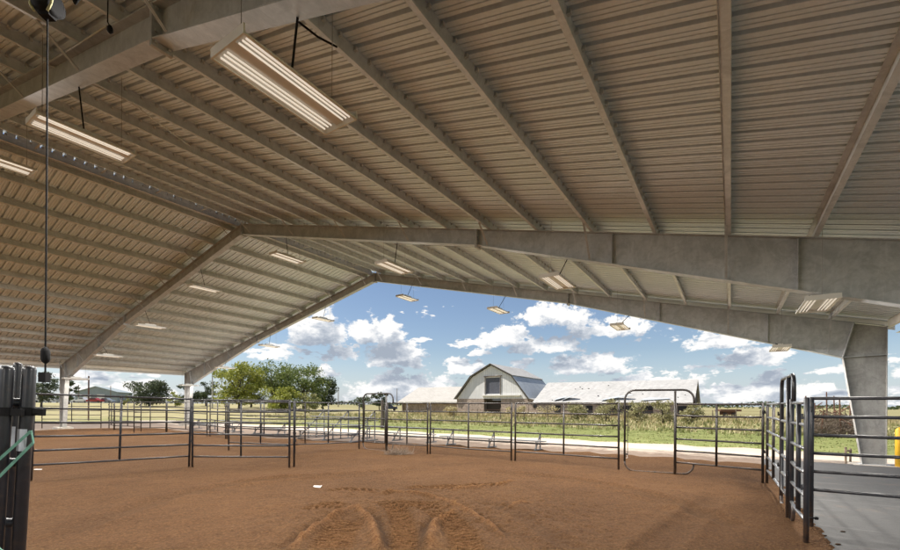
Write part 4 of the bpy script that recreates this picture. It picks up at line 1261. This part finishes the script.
# far treeline
def treeline():
    V = []; Fc = []
    n = 9000
    az = rng.uniform(math.radians(-50), math.radians(58), n)
    D = rng.uniform(520, 640, n)
    hmax = 4.2 + 1.8 * np.sin(az * 23) + 1.2 * np.sin(az * 61 + 1)
    for i in range(n):
        x, y = D[i] * math.sin(az[i]), D[i] * math.cos(az[i])
        z = terrain(x, y) + max(.3, hmax[i]) * rng.random() ** .7
        sz = rng.uniform(1.2, 2.6)
        a = rng.normal(size=3); a /= np.linalg.norm(a); b = np.cross(a, rng.normal(size=3)); b /= np.linalg.norm(b)
        p = np.array([x, y, z]); k = len(V)
        V += [p - a * sz * .6, p + b * sz * .4, p + a * sz * .6, p - b * sz * .4]; Fc.append((k, k + 1, k + 2, k + 3))
    mb = MB(); mb.add(V, Fc); o = mb.build('far_treeline', M['leaf_dark'])
    tag(o, 'thin dark line of far trees along the horizon', 'treeline', None, 'stuff')
treeline()

# grass and weeds as cover
def tufts(name, n, srange, qrange, hrange, leaf, label, blades=5, edge=0.0, avoid=None):
    V = []; Fc = []
    for i in range(n):
        t = rng.random()
        s = srange[0] + (srange[1] - srange[0]) * t ** 1.3; q = rng.uniform(*qrange)
        if avoid and avoid(s, q): continue
        base = sq(s, q); gz = terrain(base.x, base.y) - .16
        hh = rng.uniform(*hrange)
        for b in range(blades):
            an = rng.uniform(0, 2 * math.pi); wd = .025 + .0009 * s; ln = hh * rng.uniform(.5, 1.1); lean = rng.uniform(.1, .6)
            dx, dy = math.cos(an), math.sin(an)
            ox, oy = rng.normal() * .12, rng.normal() * .12
            k = len(V); x, y = base.x + ox, base.y + oy
            V += [(x - dy * wd, y + dx * wd, gz), (x + dy * wd, y - dx * wd, gz), (x + dx * ln * lean, y + dy * ln * lean, gz + ln)]
            Fc.append((k, k + 1, k + 2))
    mb = MB(); mb.add(V, Fc); o = mb.build(name, leaf)
    tag(o, label, 'grass', None, 'stuff'); return o
inb = lambda s, q: s > 76 and -34 < q < 40
tufts('short_grass', 4200, (22.6, 40), (-34, 34), (.03, .085), M['leaf_weed'], 'short green grass along the far side of the gravel road')
tufts('dry_weeds', 3600, (36, 77), (-40, 40), (.12, .46), M['leaf_dry'], 'tall dry weeds in the pasture before the barns', 5, 0, inb)
tufts('tall_weeds', 2600, (64, 76), (-36, 36), (.3, .85), M['leaf_dry'], 'tall dry weeds standing against the barn walls', 6, 0, inb)
tufts('dry_weeds', 2500, (24, 90), (30, 75), (.2, .8), M['leaf_dry'], 'dry weeds in the pasture on the right', 5)
tufts('green_weeds', 3000, (34, 77), (-40, 40), (.12, .5), M['leaf_weed'], 'green weeds mixed through the pasture before the barns', 5, 0, inb)

# dry weed clump at the fence and debris on the dirt
c0 = gp(398, 455.5)
V = []; Fc = []
for i in range(420):
    cx, cy_ = rng.normal() * .22, rng.normal() * .1
    d = rng.normal(size=3); d[2] = abs(d[2]) * 1.1 + .15; d /= np.linalg.norm(d); ln = rng.uniform(.12, .5)
    p = np.array([cx, cy_, .02]); b = np.cross(d, rng.normal(size=3)); b /= np.linalg.norm(b); k = len(V)
    m1 = p + d * ln * .6; m2 = p + d * ln + np.array([rng.normal() * .06, rng.normal() * .06, -.05 * rng.random()])
    V += [p - b * .004, p + b * .004, m1 + b * .004, m1 - b * .004, m2]; Fc += [(k, k + 1, k + 2, k + 3), (k + 3, k + 2, k + 4)]
mb = MB(); mb.add(V, Fc); o = mb.build('dry_weed', M['leaf_twig'], None, False, c0); tag(o, 'dry tangled weed at the foot of the short brown panel', 'weed')
mb = MB(); c = gp(317, 489.3); mb.box((0, 0, .045), (.15, .09, .012), Matrix.Rotation(.3, 3, 'X')); mb.box((.05, .02, .055), (.07, .06, .01), Matrix.Rotation(-.3, 3, 'Y'))
o = mb.build('litter_scrap', M['paper'], None, False, c); tag(o, 'small white scrap lying on the dirt in front of the pen', 'litter')
mb = MB(); c = gp(38, 471.5); mb.box((0, 0, .05), (.16, .05, .015)); o = mb.build('litter_scrap', M['paper'], None, False, c); tag(o, 'thin white scrap on the dirt beside the stacked panels', 'litter')
# clods spilled on the concrete
def clod(u, v, r, label):
    p = gp(u, v); mb = MB()
    n = 10; pts = []
    for k in range(5):
        ph = math.pi * k / 4
        mbv = r * math.sin(ph) + 1e-4
        pts.append((Vector((0, 0, .012 + r * .35 - r * .35 * math.cos(ph))), mbv))
    mb.tube([a for a, b in pts], [b * random.uniform(.8, 1.2) for a, b in pts], n)
    o = mb.build('dirt_clod', M['dirt'], None, True, p); tag(o, label, 'dirt clod'); o.scale = (1.5, .8, 1)
clod(843, 533, .022, 'dirt clod on the concrete nearest the right panel post'); clod(838, 546, .026, 'dirt clod on the concrete at the bottom edge of the photo'); clod(825, 537, .018, 'small dirt clod at the edge of the dirt and the concrete')

# yellow bollard, stakes, poles, posts
bp = gp(899.5, 467.5)
bol = empty('bollard', bp, 'yellow safety bollard just outside the far right column', 'bollard')
mb = MB(); mb.tube([(0, 0, -.05), (0, 0, 1.06), (0, 0, 1.11), (0, 0, 1.14)], [.095, .095, .07, .02], 16); mb.build('post', M['yellow'], bol, True)
mb = MB(); mb.tube([(0, 0, -.02), (0, 0, .02)], .15, 16); mb.build('collar', M['cement'], bol)
sk = gp(848, 462)
st = empty('marker_stake', sk, 'short pair of wooden stakes beyond the concrete left of the big column', 'stake')
for x, hgt in ((-.07, .46), (.07, .42)):
    mb = MB(); mb.tube([(x, 0, -.05), (x * 1.1, 0, hgt)], .03, 6); mb.build('stake', M['old_wood'], st)
mb = MB(); mb.bar((-.08, -.03, .36), (.08, -.03, .34), .03, .06); mb.build('crosspiece', M['old_wood'], st)

def pole(u, vb, vt, Y, r, label, arms=True, mat=None, name='utility_pole'):
    p = at(u, vb, Y); gz = terrain(p.x, p.y) - .1; top = at(u, vt, Y).z
    o = empty(name, Vector((p.x, p.y, gz)), label, 'pole', None)
    mb = MB(); mb.tube([(0, 0, 0), (0, 0, top - gz)], [r, r * .7], 8); mb.build('shaft', mat or M['old_wood'], o)
    if arms:
        mb = MB(); mb.bar((-1.1, 0, top - gz - .5), (1.1, 0, top - gz - .5), .1, .12); mb.build('crossarm', mat or M['old_wood'], o)
    return o
pole(338.3, 403, 388.8, 135, .14, 'utility pole standing right of the tall trees', False)
pole(397, 404, 388.5, 160, .14, 'thin utility pole beside the low barn wing', False)
pole(212.3, 403, 374, 88, .16, 'pale light pole between the far left column and the yellow green tree', False, M['galv_light'], 'light_pole')
pole(78.5, 402, 384.8, 150, .15, 'thin pole left of the grey blue building gable', False)
pole(110.6, 402, 385.8, 160, .15, 'thin pole right of the grey blue building gable', False)
# dark pipe post with an arm by the first left column
p = at(88.6, 402, 42); gz = terrain(p.x, p.y) - .05
o = empty('pipe_post', Vector((p.x, p.y, gz)), 'dark pipe post with a level arm right of the first left column', 'post')
zt_ = at(88.6, 376, 42).z - gz; za_ = at(80, 379.6, 42).z - gz
mb = MB(); mb.tube([(0, 0, 0), (0, 0, zt_)], .06, 8); mb.build('shaft', M['rust'], o)
mb = MB(); mb.tube([(-1.85, 0, za_), (0, 0, za_)], .05, 8); mb.build('arm', M['rust'], o)
p = gp(382.3, 427)
o = empty('wooden_post', p, 'thick dark wooden post behind the small far arched gate', 'post')
mb = MB(); mb.tube([(0, 0, -.1), (0.02, 0, 1.0), (0, 0, 2.0)], [.15, .14, .12], 8); mb.build('shaft', M['dark_wood'], o)
mb = MB(); mb.tube([(0, 0, 1.98), (0, 0, 2.04)], [.13, .10], 8); mb.build('cap', M['dark_wood'], o)

# wire fence before the barns
def wire_fence(u0, v0, u1, v1, n, hgt, label, mat):
    a = gp(u0, v0); b = gp(u1, v1)
    o = empty('wire_fence', a, label, 'fence')
    for i in range(n):
        p = a.lerp(b, i / (n - 1)) - a; x = random.uniform(-.06, .06)
        mb = MB(); mb.tube([p + Vector((0, 0, -.1)), p + Vector((x, 0, hgt * random.uniform(.92, 1.08)))], .055, 6); mb.build('post', mat, o)
    for z in (.45, .8, 1.15):
        mb = MB(); mb.tube([Vector((0, 0, z)), b - a + Vector((0, 0, z))], .012, 4); mb.build('wire', M['rust'], o)
wire_fence(430, 419, 760, 421, 15, 1.35, 'old wire fence on thin posts running before the barns', M['old_wood'])

# rusty pipe corral on the right
cr = gp(842, 431)
cor = empty('old_corral', cr, 'collapsed rusty corral of leaning posts and rails behind the right panel', 'corral')
def cpt(u, v, Y): return at(u, v, Y) - cr
random.seed(11)
for k, u in enumerate((806, 813, 826, 834, 842, 850, 858, 866, 822, 838, 853)):
    Y = 27 + (k % 4) * 1.3
    mb = MB(); b0 = cpt(u, 431 - (k % 4), Y); b0.z = -.1
    t0 = cpt(u + random.uniform(-3, 3), random.choice((388, 392, 398, 403, 396)) if k < 8 else 410, Y)
    mb.tube([b0, (b0 + t0) / 2 + Vector((random.uniform(-.06, .06), 0, 0)), t0], [.05, .045, .035], 6); mb.build('post', M['rust'], cor)
for k in range(16):
    Y = 26.5 + random.random() * 4; u = random.uniform(806, 852); v = random.uniform(409, 426)
    mb = MB(); mb.tube([cpt(u, v, Y), cpt(u + random.uniform(8, 22), v + random.uniform(-9, 11), Y + random.uniform(-.5, .5))], .03, 5); mb.build('rail', M['rust'], cor)
V = []; Fc = []
for i in range(3000):
    p = cpt(rng.uniform(808, 866), 418, rng.uniform(26.5, 31)); p.z = abs(rng.normal()) * .55
    a = rng.normal(size=3); a /= np.linalg.norm(a); ln = rng.uniform(.2, .8); b = np.cross(a, rng.normal(size=3)) ; b /= np.linalg.norm(b); p = np.array(p); k = len(V)
    V += [p, p + a * ln, p + a * ln + b * .02, p + b * .03]; Fc.append((k, k + 1, k + 2, k + 3))
mb = MB(); mb.add(V, Fc); o = mb.build('brush', M['leaf_twig'], cor); o['kind'] = 'stuff'
# rusty flatbed far right of the long barn
p = at(728, 408.5, 70); o = empty('rusty_flatbed', Vector((p.x, p.y, -.05)), 'low rusty flatbed trailer right of the long barn', 'trailer', None, .0)
mb = MB(); mb.box((0, 0, 1.15), (3.3, 1.6, .32)); mb.build('bed', M['rust'], o)
for x in (-.9, .5):
    mb = MB(); mb.tube([(x, -.8, .4), (x, -.6, .4)], .4, 12); mb.build('wheel', M['rubber'], o)
mb = MB(); mb.bar((0, 0, .4), (0, 0, 1.0), 2.2, .8, (0, 1, 0)); mb.build('chassis', M['rust'], o)

# ------------------------------------------------------------------ sky with cumulus
SUN_TRAVEL = Vector((.98 * math.cos(math.radians(57)), -.18 * math.cos(math.radians(57)), -math.sin(math.radians(57)))).normalized()
sun_el = math.asin(-SUN_TRAVEL.z); sun_az = math.atan2(-SUN_TRAVEL.x, -SUN_TRAVEL.y)     # compass style, from +Y clockwise
SKY = .061; CLOUD_HI = .575; SUN = 4.0
def world():
    w = bpy.data.worlds.new('World'); scene.world = w; w.cycles.sampling_method = 'MANUAL'; w.cycles.sample_map_resolution = 512; w.use_nodes = True
    nt = w.node_tree; bg = nt.nodes['Background']
    sky = nd(nt, 'ShaderNodeTexSky', sky_type='NISHITA'); sky.sun_disc = False
    sky.sun_elevation = sun_el; sky.sun_rotation = sun_az; sky.altitude = 100
    sky.air_density = 1.0; sky.dust_density = .6; sky.ozone_density = 1.6
    tc = nd(nt, 'ShaderNodeTexCoord'); sep = nd(nt, 'ShaderNodeSeparateXYZ')
    nrm = nd(nt, 'ShaderNodeVectorMath', operation='NORMALIZE'); nt.links.new(tc.outputs['Generated'], nrm.inputs[0]); nt.links.new(nrm.outputs[0], sep.inputs[0])
    az = nd(nt, 'ShaderNodeMath', operation='ARCTAN2'); nt.links.new(sep.outputs[0], az.inputs[0]); nt.links.new(sep.outputs[1], az.inputs[1])
    el = nd(nt, 'ShaderNodeMath', operation='ARCSINE'); nt.links.new(sep.outputs[2], el.inputs[0])
    ae = nd(nt, 'ShaderNodeCombineXYZ'); nt.links.new(az.outputs[0], ae.inputs[0]); nt.links.new(el.outputs[0], ae.inputs[1])
    # cumulus centres: (u0,u1,vtop,vbottom) survey readings turned into azimuth / elevation
    CL = [(279, 350, 303, 346), (345, 410, 311, 346), (362, 430, 336, 368), (342, 464, 366, 400), (320, 360, 345, 358), (244, 286, 345, 361), (300, 342, 363, 378),
          (472, 530, 322, 349), (500, 596, 334, 354), (510, 600, 301, 327), (560, 668, 314, 338), (545, 642, 347, 375), (440, 492, 354, 376), (592, 710, 371, 392),
          (680, 765, 326, 349), (712, 790, 346, 368), (735, 815, 366, 404), (680, 900, 382, 405), (60, 190, 376, 403), (885, 990, 340, 396)]
    def field(vec):
        # distort
        sv_ = nd(nt, 'ShaderNodeMapping'); sv_.inputs['Scale'].default_value = (1, 1.45, 1); nt.links.new(vec, sv_.inputs['Vector'])
        n1 = noise(nt, sv_.outputs[0], 26, 5, .6, 0, 1)
        sub = nd(nt, 'ShaderNodeVectorMath', operation='SUBTRACT'); nt.links.new(n1, sub.inputs[0]); sub.inputs[1].default_value = (.5, .5, .5)
        scl = nd(nt, 'ShaderNodeVectorMath', operation='SCALE'); nt.links.new(sub.outputs[0], scl.inputs[0]); scl.inputs['Scale'].default_value = .10
        add = nd(nt, 'ShaderNodeVectorMath', operation='ADD'); nt.links.new(vec, add.inputs[0]); nt.links.new(scl.outputs[0], add.inputs[1])
        sepd = nd(nt, 'ShaderNodeSeparateXYZ'); nt.links.new(add.outputs[0], sepd.inputs[0])
        flat = nd(nt, 'ShaderNodeCombineXYZ'); nt.links.new(sepd.outputs[0], flat.inputs[0]); nt.links.new(sepd.outputs[1], flat.inputs[1])
        so_ = nd(nt, 'ShaderNodeSeparateXYZ'); nt.links.new(vec, so_.inputs[0])
        elb = math_(nt, 'ADD', so_.outputs[1], math_(nt, 'MULTIPLY', math_(nt, 'SUBTRACT', sepd.outputs[1], so_.outputs[1]), .3))
        cur = None
        for (u0, u1, vt, vb) in CL:
            um = (u0 + u1) / 2
            def ae_(u, v):
                x, k = ray(u, v); return math.atan(x), math.atan2(k, math.hypot(1, x))
            a0, _ = ae_(u0, vb); a1, _ = ae_(u1, vb); _, e1 = ae_(um, vt); _, e0 = ae_(um, vb)
            mp = nd(nt, 'ShaderNodeMapping'); mp.vector_type = 'POINT'
            sx = 2 / (a1 - a0); sy = 1 / (e1 - e0) * 1.0
            ec = e0 + (e1 - e0) * .30
            sy = 1 / ((e1 - e0) * .62)
            mp.inputs['Scale'].default_value = (sx, sy, 0); mp.inputs['Location'].default_value = (-(a0 + a1) / 2 * sx, -ec * sy, 0)
            nt.links.new(flat.outputs[0], mp.inputs['Vector'])
            ln = nd(nt, 'ShaderNodeVectorMath', operation='LENGTH'); nt.links.new(mp.outputs[0], ln.inputs[0])
            dcur = math_(nt, 'SUBTRACT', 1.0, ln.outputs['Value'])
            ma = nd(nt, 'ShaderNodeMath', operation='MULTIPLY_ADD'); nt.links.new(elb, ma.inputs[0]); ma.inputs[1].default_value = 42.0; ma.inputs[2].default_value = -e0 * 42.0
            dcur = math_(nt, 'MINIMUM', dcur, ma.outputs[0])
            if cur is None: cur = dcur
            else:
                mx = nd(nt, 'ShaderNodeMath', operation='SMOOTH_MAX'); nt.links.new(cur, mx.inputs[0]); nt.links.new(dcur, mx.inputs[1]); mx.inputs[2].default_value = .18; cur = mx.outputs[0]
        # general scattered cover for the rest of the sky
        st = nd(nt, 'ShaderNodeMapping'); st.inputs['Scale'].default_value = (1, 2.2, 1); nt.links.new(vec, st.inputs['Vector'])
        gen = noise(nt, st.outputs[0], 5.0, 5, .6)
        gen = math_(nt, 'MULTIPLY', math_(nt, 'SUBTRACT', gen, .56), 6.0)
        # only outside the surveyed window
        sp = nd(nt, 'ShaderNodeSeparateXYZ'); nt.links.new(vec, sp.inputs[0])
        ins = math_(nt, 'MULTIPLY', math_(nt, 'LESS_THAN', math_(nt, 'ABSOLUTE', sp.outputs[0]), .86), math_(nt, 'LESS_THAN', sp.outputs[1], .30))
        st2 = nd(nt, 'ShaderNodeMapping'); st2.inputs['Scale'].default_value = (1, 3.2, 1); st2.inputs['Location'].default_value = (3.1, 1.7, 0); nt.links.new(vec, st2.inputs['Vector'])
        low = noise(nt, st2.outputs[0], 9.0, 4, .6)
        low = math_(nt, 'SUBTRACT', math_(nt, 'MULTIPLY', math_(nt, 'SUBTRACT', low, .545), 5.0), math_(nt, 'MULTIPLY', math_(nt, 'ABSOLUTE', math_(nt, 'SUBTRACT', sp.outputs[1], .06)), 2.6))
        gen = math_(nt, 'MAXIMUM', math_(nt, 'SUBTRACT', gen, math_(nt, 'MULTIPLY', ins, 3.0)), low)
        cur = math_(nt, 'MAXIMUM', cur, gen)
        fine = noise(nt, sv_.outputs[0], 62, 5, .68); mid = noise(nt, sv_.outputs[0], 20, 4, .6)
        cur = math_(nt, 'ADD', cur, math_(nt, 'MULTIPLY', math_(nt, 'SUBTRACT', fine, .5), .75))
        cur = math_(nt, 'ADD', cur, math_(nt, 'MULTIPLY', math_(nt, 'SUBTRACT', mid, .5), .9))
        return cur
    D0 = field(ae.outputs[0])
    sh = nd(nt, 'ShaderNodeVectorMath', operation='ADD'); nt.links.new(ae.outputs[0], sh.inputs[0]); sh.inputs[1].default_value = (-.012, .040, 0)
    D1 = field(sh.outputs[0])
    cover = nd(nt, 'ShaderNodeMapRange', interpolation_type='SMOOTHSTEP'); cover.inputs['From Min'].default_value = .02; cover.inputs['From Max'].default_value = .30
    nt.links.new(D0, cover.inputs['Value'])
    lit = nd(nt, 'ShaderNodeMapRange'); lit.inputs['From Min'].default_value = -.25; lit.inputs['From Max'].default_value = .62; lit.inputs['To Min'].default_value = 1.0; lit.inputs['To Max'].default_value = 0.0
    nt.links.new(D1, lit.inputs['Value'])
    c = ramp(nt, lit.outputs[0], [(.0, tuple(CLOUD_HI * x for x in (.36, .41, .49))), (.45, tuple(CLOUD_HI * x for x in (.58, .62, .68))), (.8, tuple(CLOUD_HI * x for x in (.92, .92, .92))), (1.0, tuple(CLOUD_HI * x for x in (1, .98, .95)))])
    skyc = nd(nt, 'ShaderNodeMix', data_type='RGBA', blend_type='MULTIPLY'); skyc.inputs['Factor'].default_value = 1
    nt.links.new(sky.outputs[0], skyc.inputs[6]); skyc.inputs[7].default_value = (SKY * .98, SKY * .97, SKY * 1.0, 1)
    # thin pale veil near the horizon
    hz = nd(nt, 'ShaderNodeMapRange'); hz.inputs['From Min'].default_value = .0; hz.inputs['From Max'].default_value = .12; hz.inputs['To Min'].default_value = .55; hz.inputs['To Max'].default_value = 0
    nt.links.new(el.outputs[0], hz.inputs['Value'])
    base = mixc(nt, hz.outputs[0], skyc.outputs[2], tuple(CLOUD_HI * x for x in (.56, .68, .86)))
    cov = math_(nt, 'MULTIPLY', cover.outputs[0], math_(nt, 'GREATER_THAN', sep.outputs[2], -.01))
    fin = mixc(nt, cov, base, c)
    nt.links.new(fin, bg.inputs['Color']); bg.inputs['Strength'].default_value = 1.0
world()

sd = bpy.data.lights.new('sun', 'SUN'); sd.energy = SUN; sd.angle = math.radians(.5); sd.color = (1, .95, .86)
so = bpy.data.objects.new('sun', sd); COL.objects.link(so); so.rotation_euler = SUN_TRAVEL.to_track_quat('-Z', 'Y').to_euler(); so.location = (-30, 5, 40)

# ------------------------------------------------------------------ camera
cd = bpy.data.cameras.new('camera'); cam = bpy.data.objects.new('camera', cd); COL.objects.link(cam)
c, s = math.cos(R_), math.sin(R_)
cam.matrix_world = Matrix(((c, -s, 0, 0), (0, 0, -1, 0), (s, c, 0, H), (0, 0, 0, 1)))
cd.sensor_fit = 'HORIZONTAL'; cd.sensor_width = 36; cd.lens = F_ / 900 * 36
cd.shift_x = (Y0 - 275) * s / 900; cd.shift_y = (Y0 - 275) / 900
cd.clip_start = .05; cd.clip_end = 12000
scene.camera = cam

vs = scene.view_settings
vs.view_transform = 'Standard'; vs.look = 'None'; vs.gamma = 1; vs.use_curve_mapping = False; vs.exposure = 0.92
scene.render.engine = 'CYCLES'
cy = scene.cycles
cy.use_denoising = True; cy.denoiser = 'OPENIMAGEDENOISE'
cy.max_bounces = 8; cy.diffuse_bounces = 4; cy.glossy_bounces = 3; cy.transparent_max_bounces = 6; cy.caustics_reflective = False; cy.caustics_refractive = False
cy.sample_clamp_indirect = 6
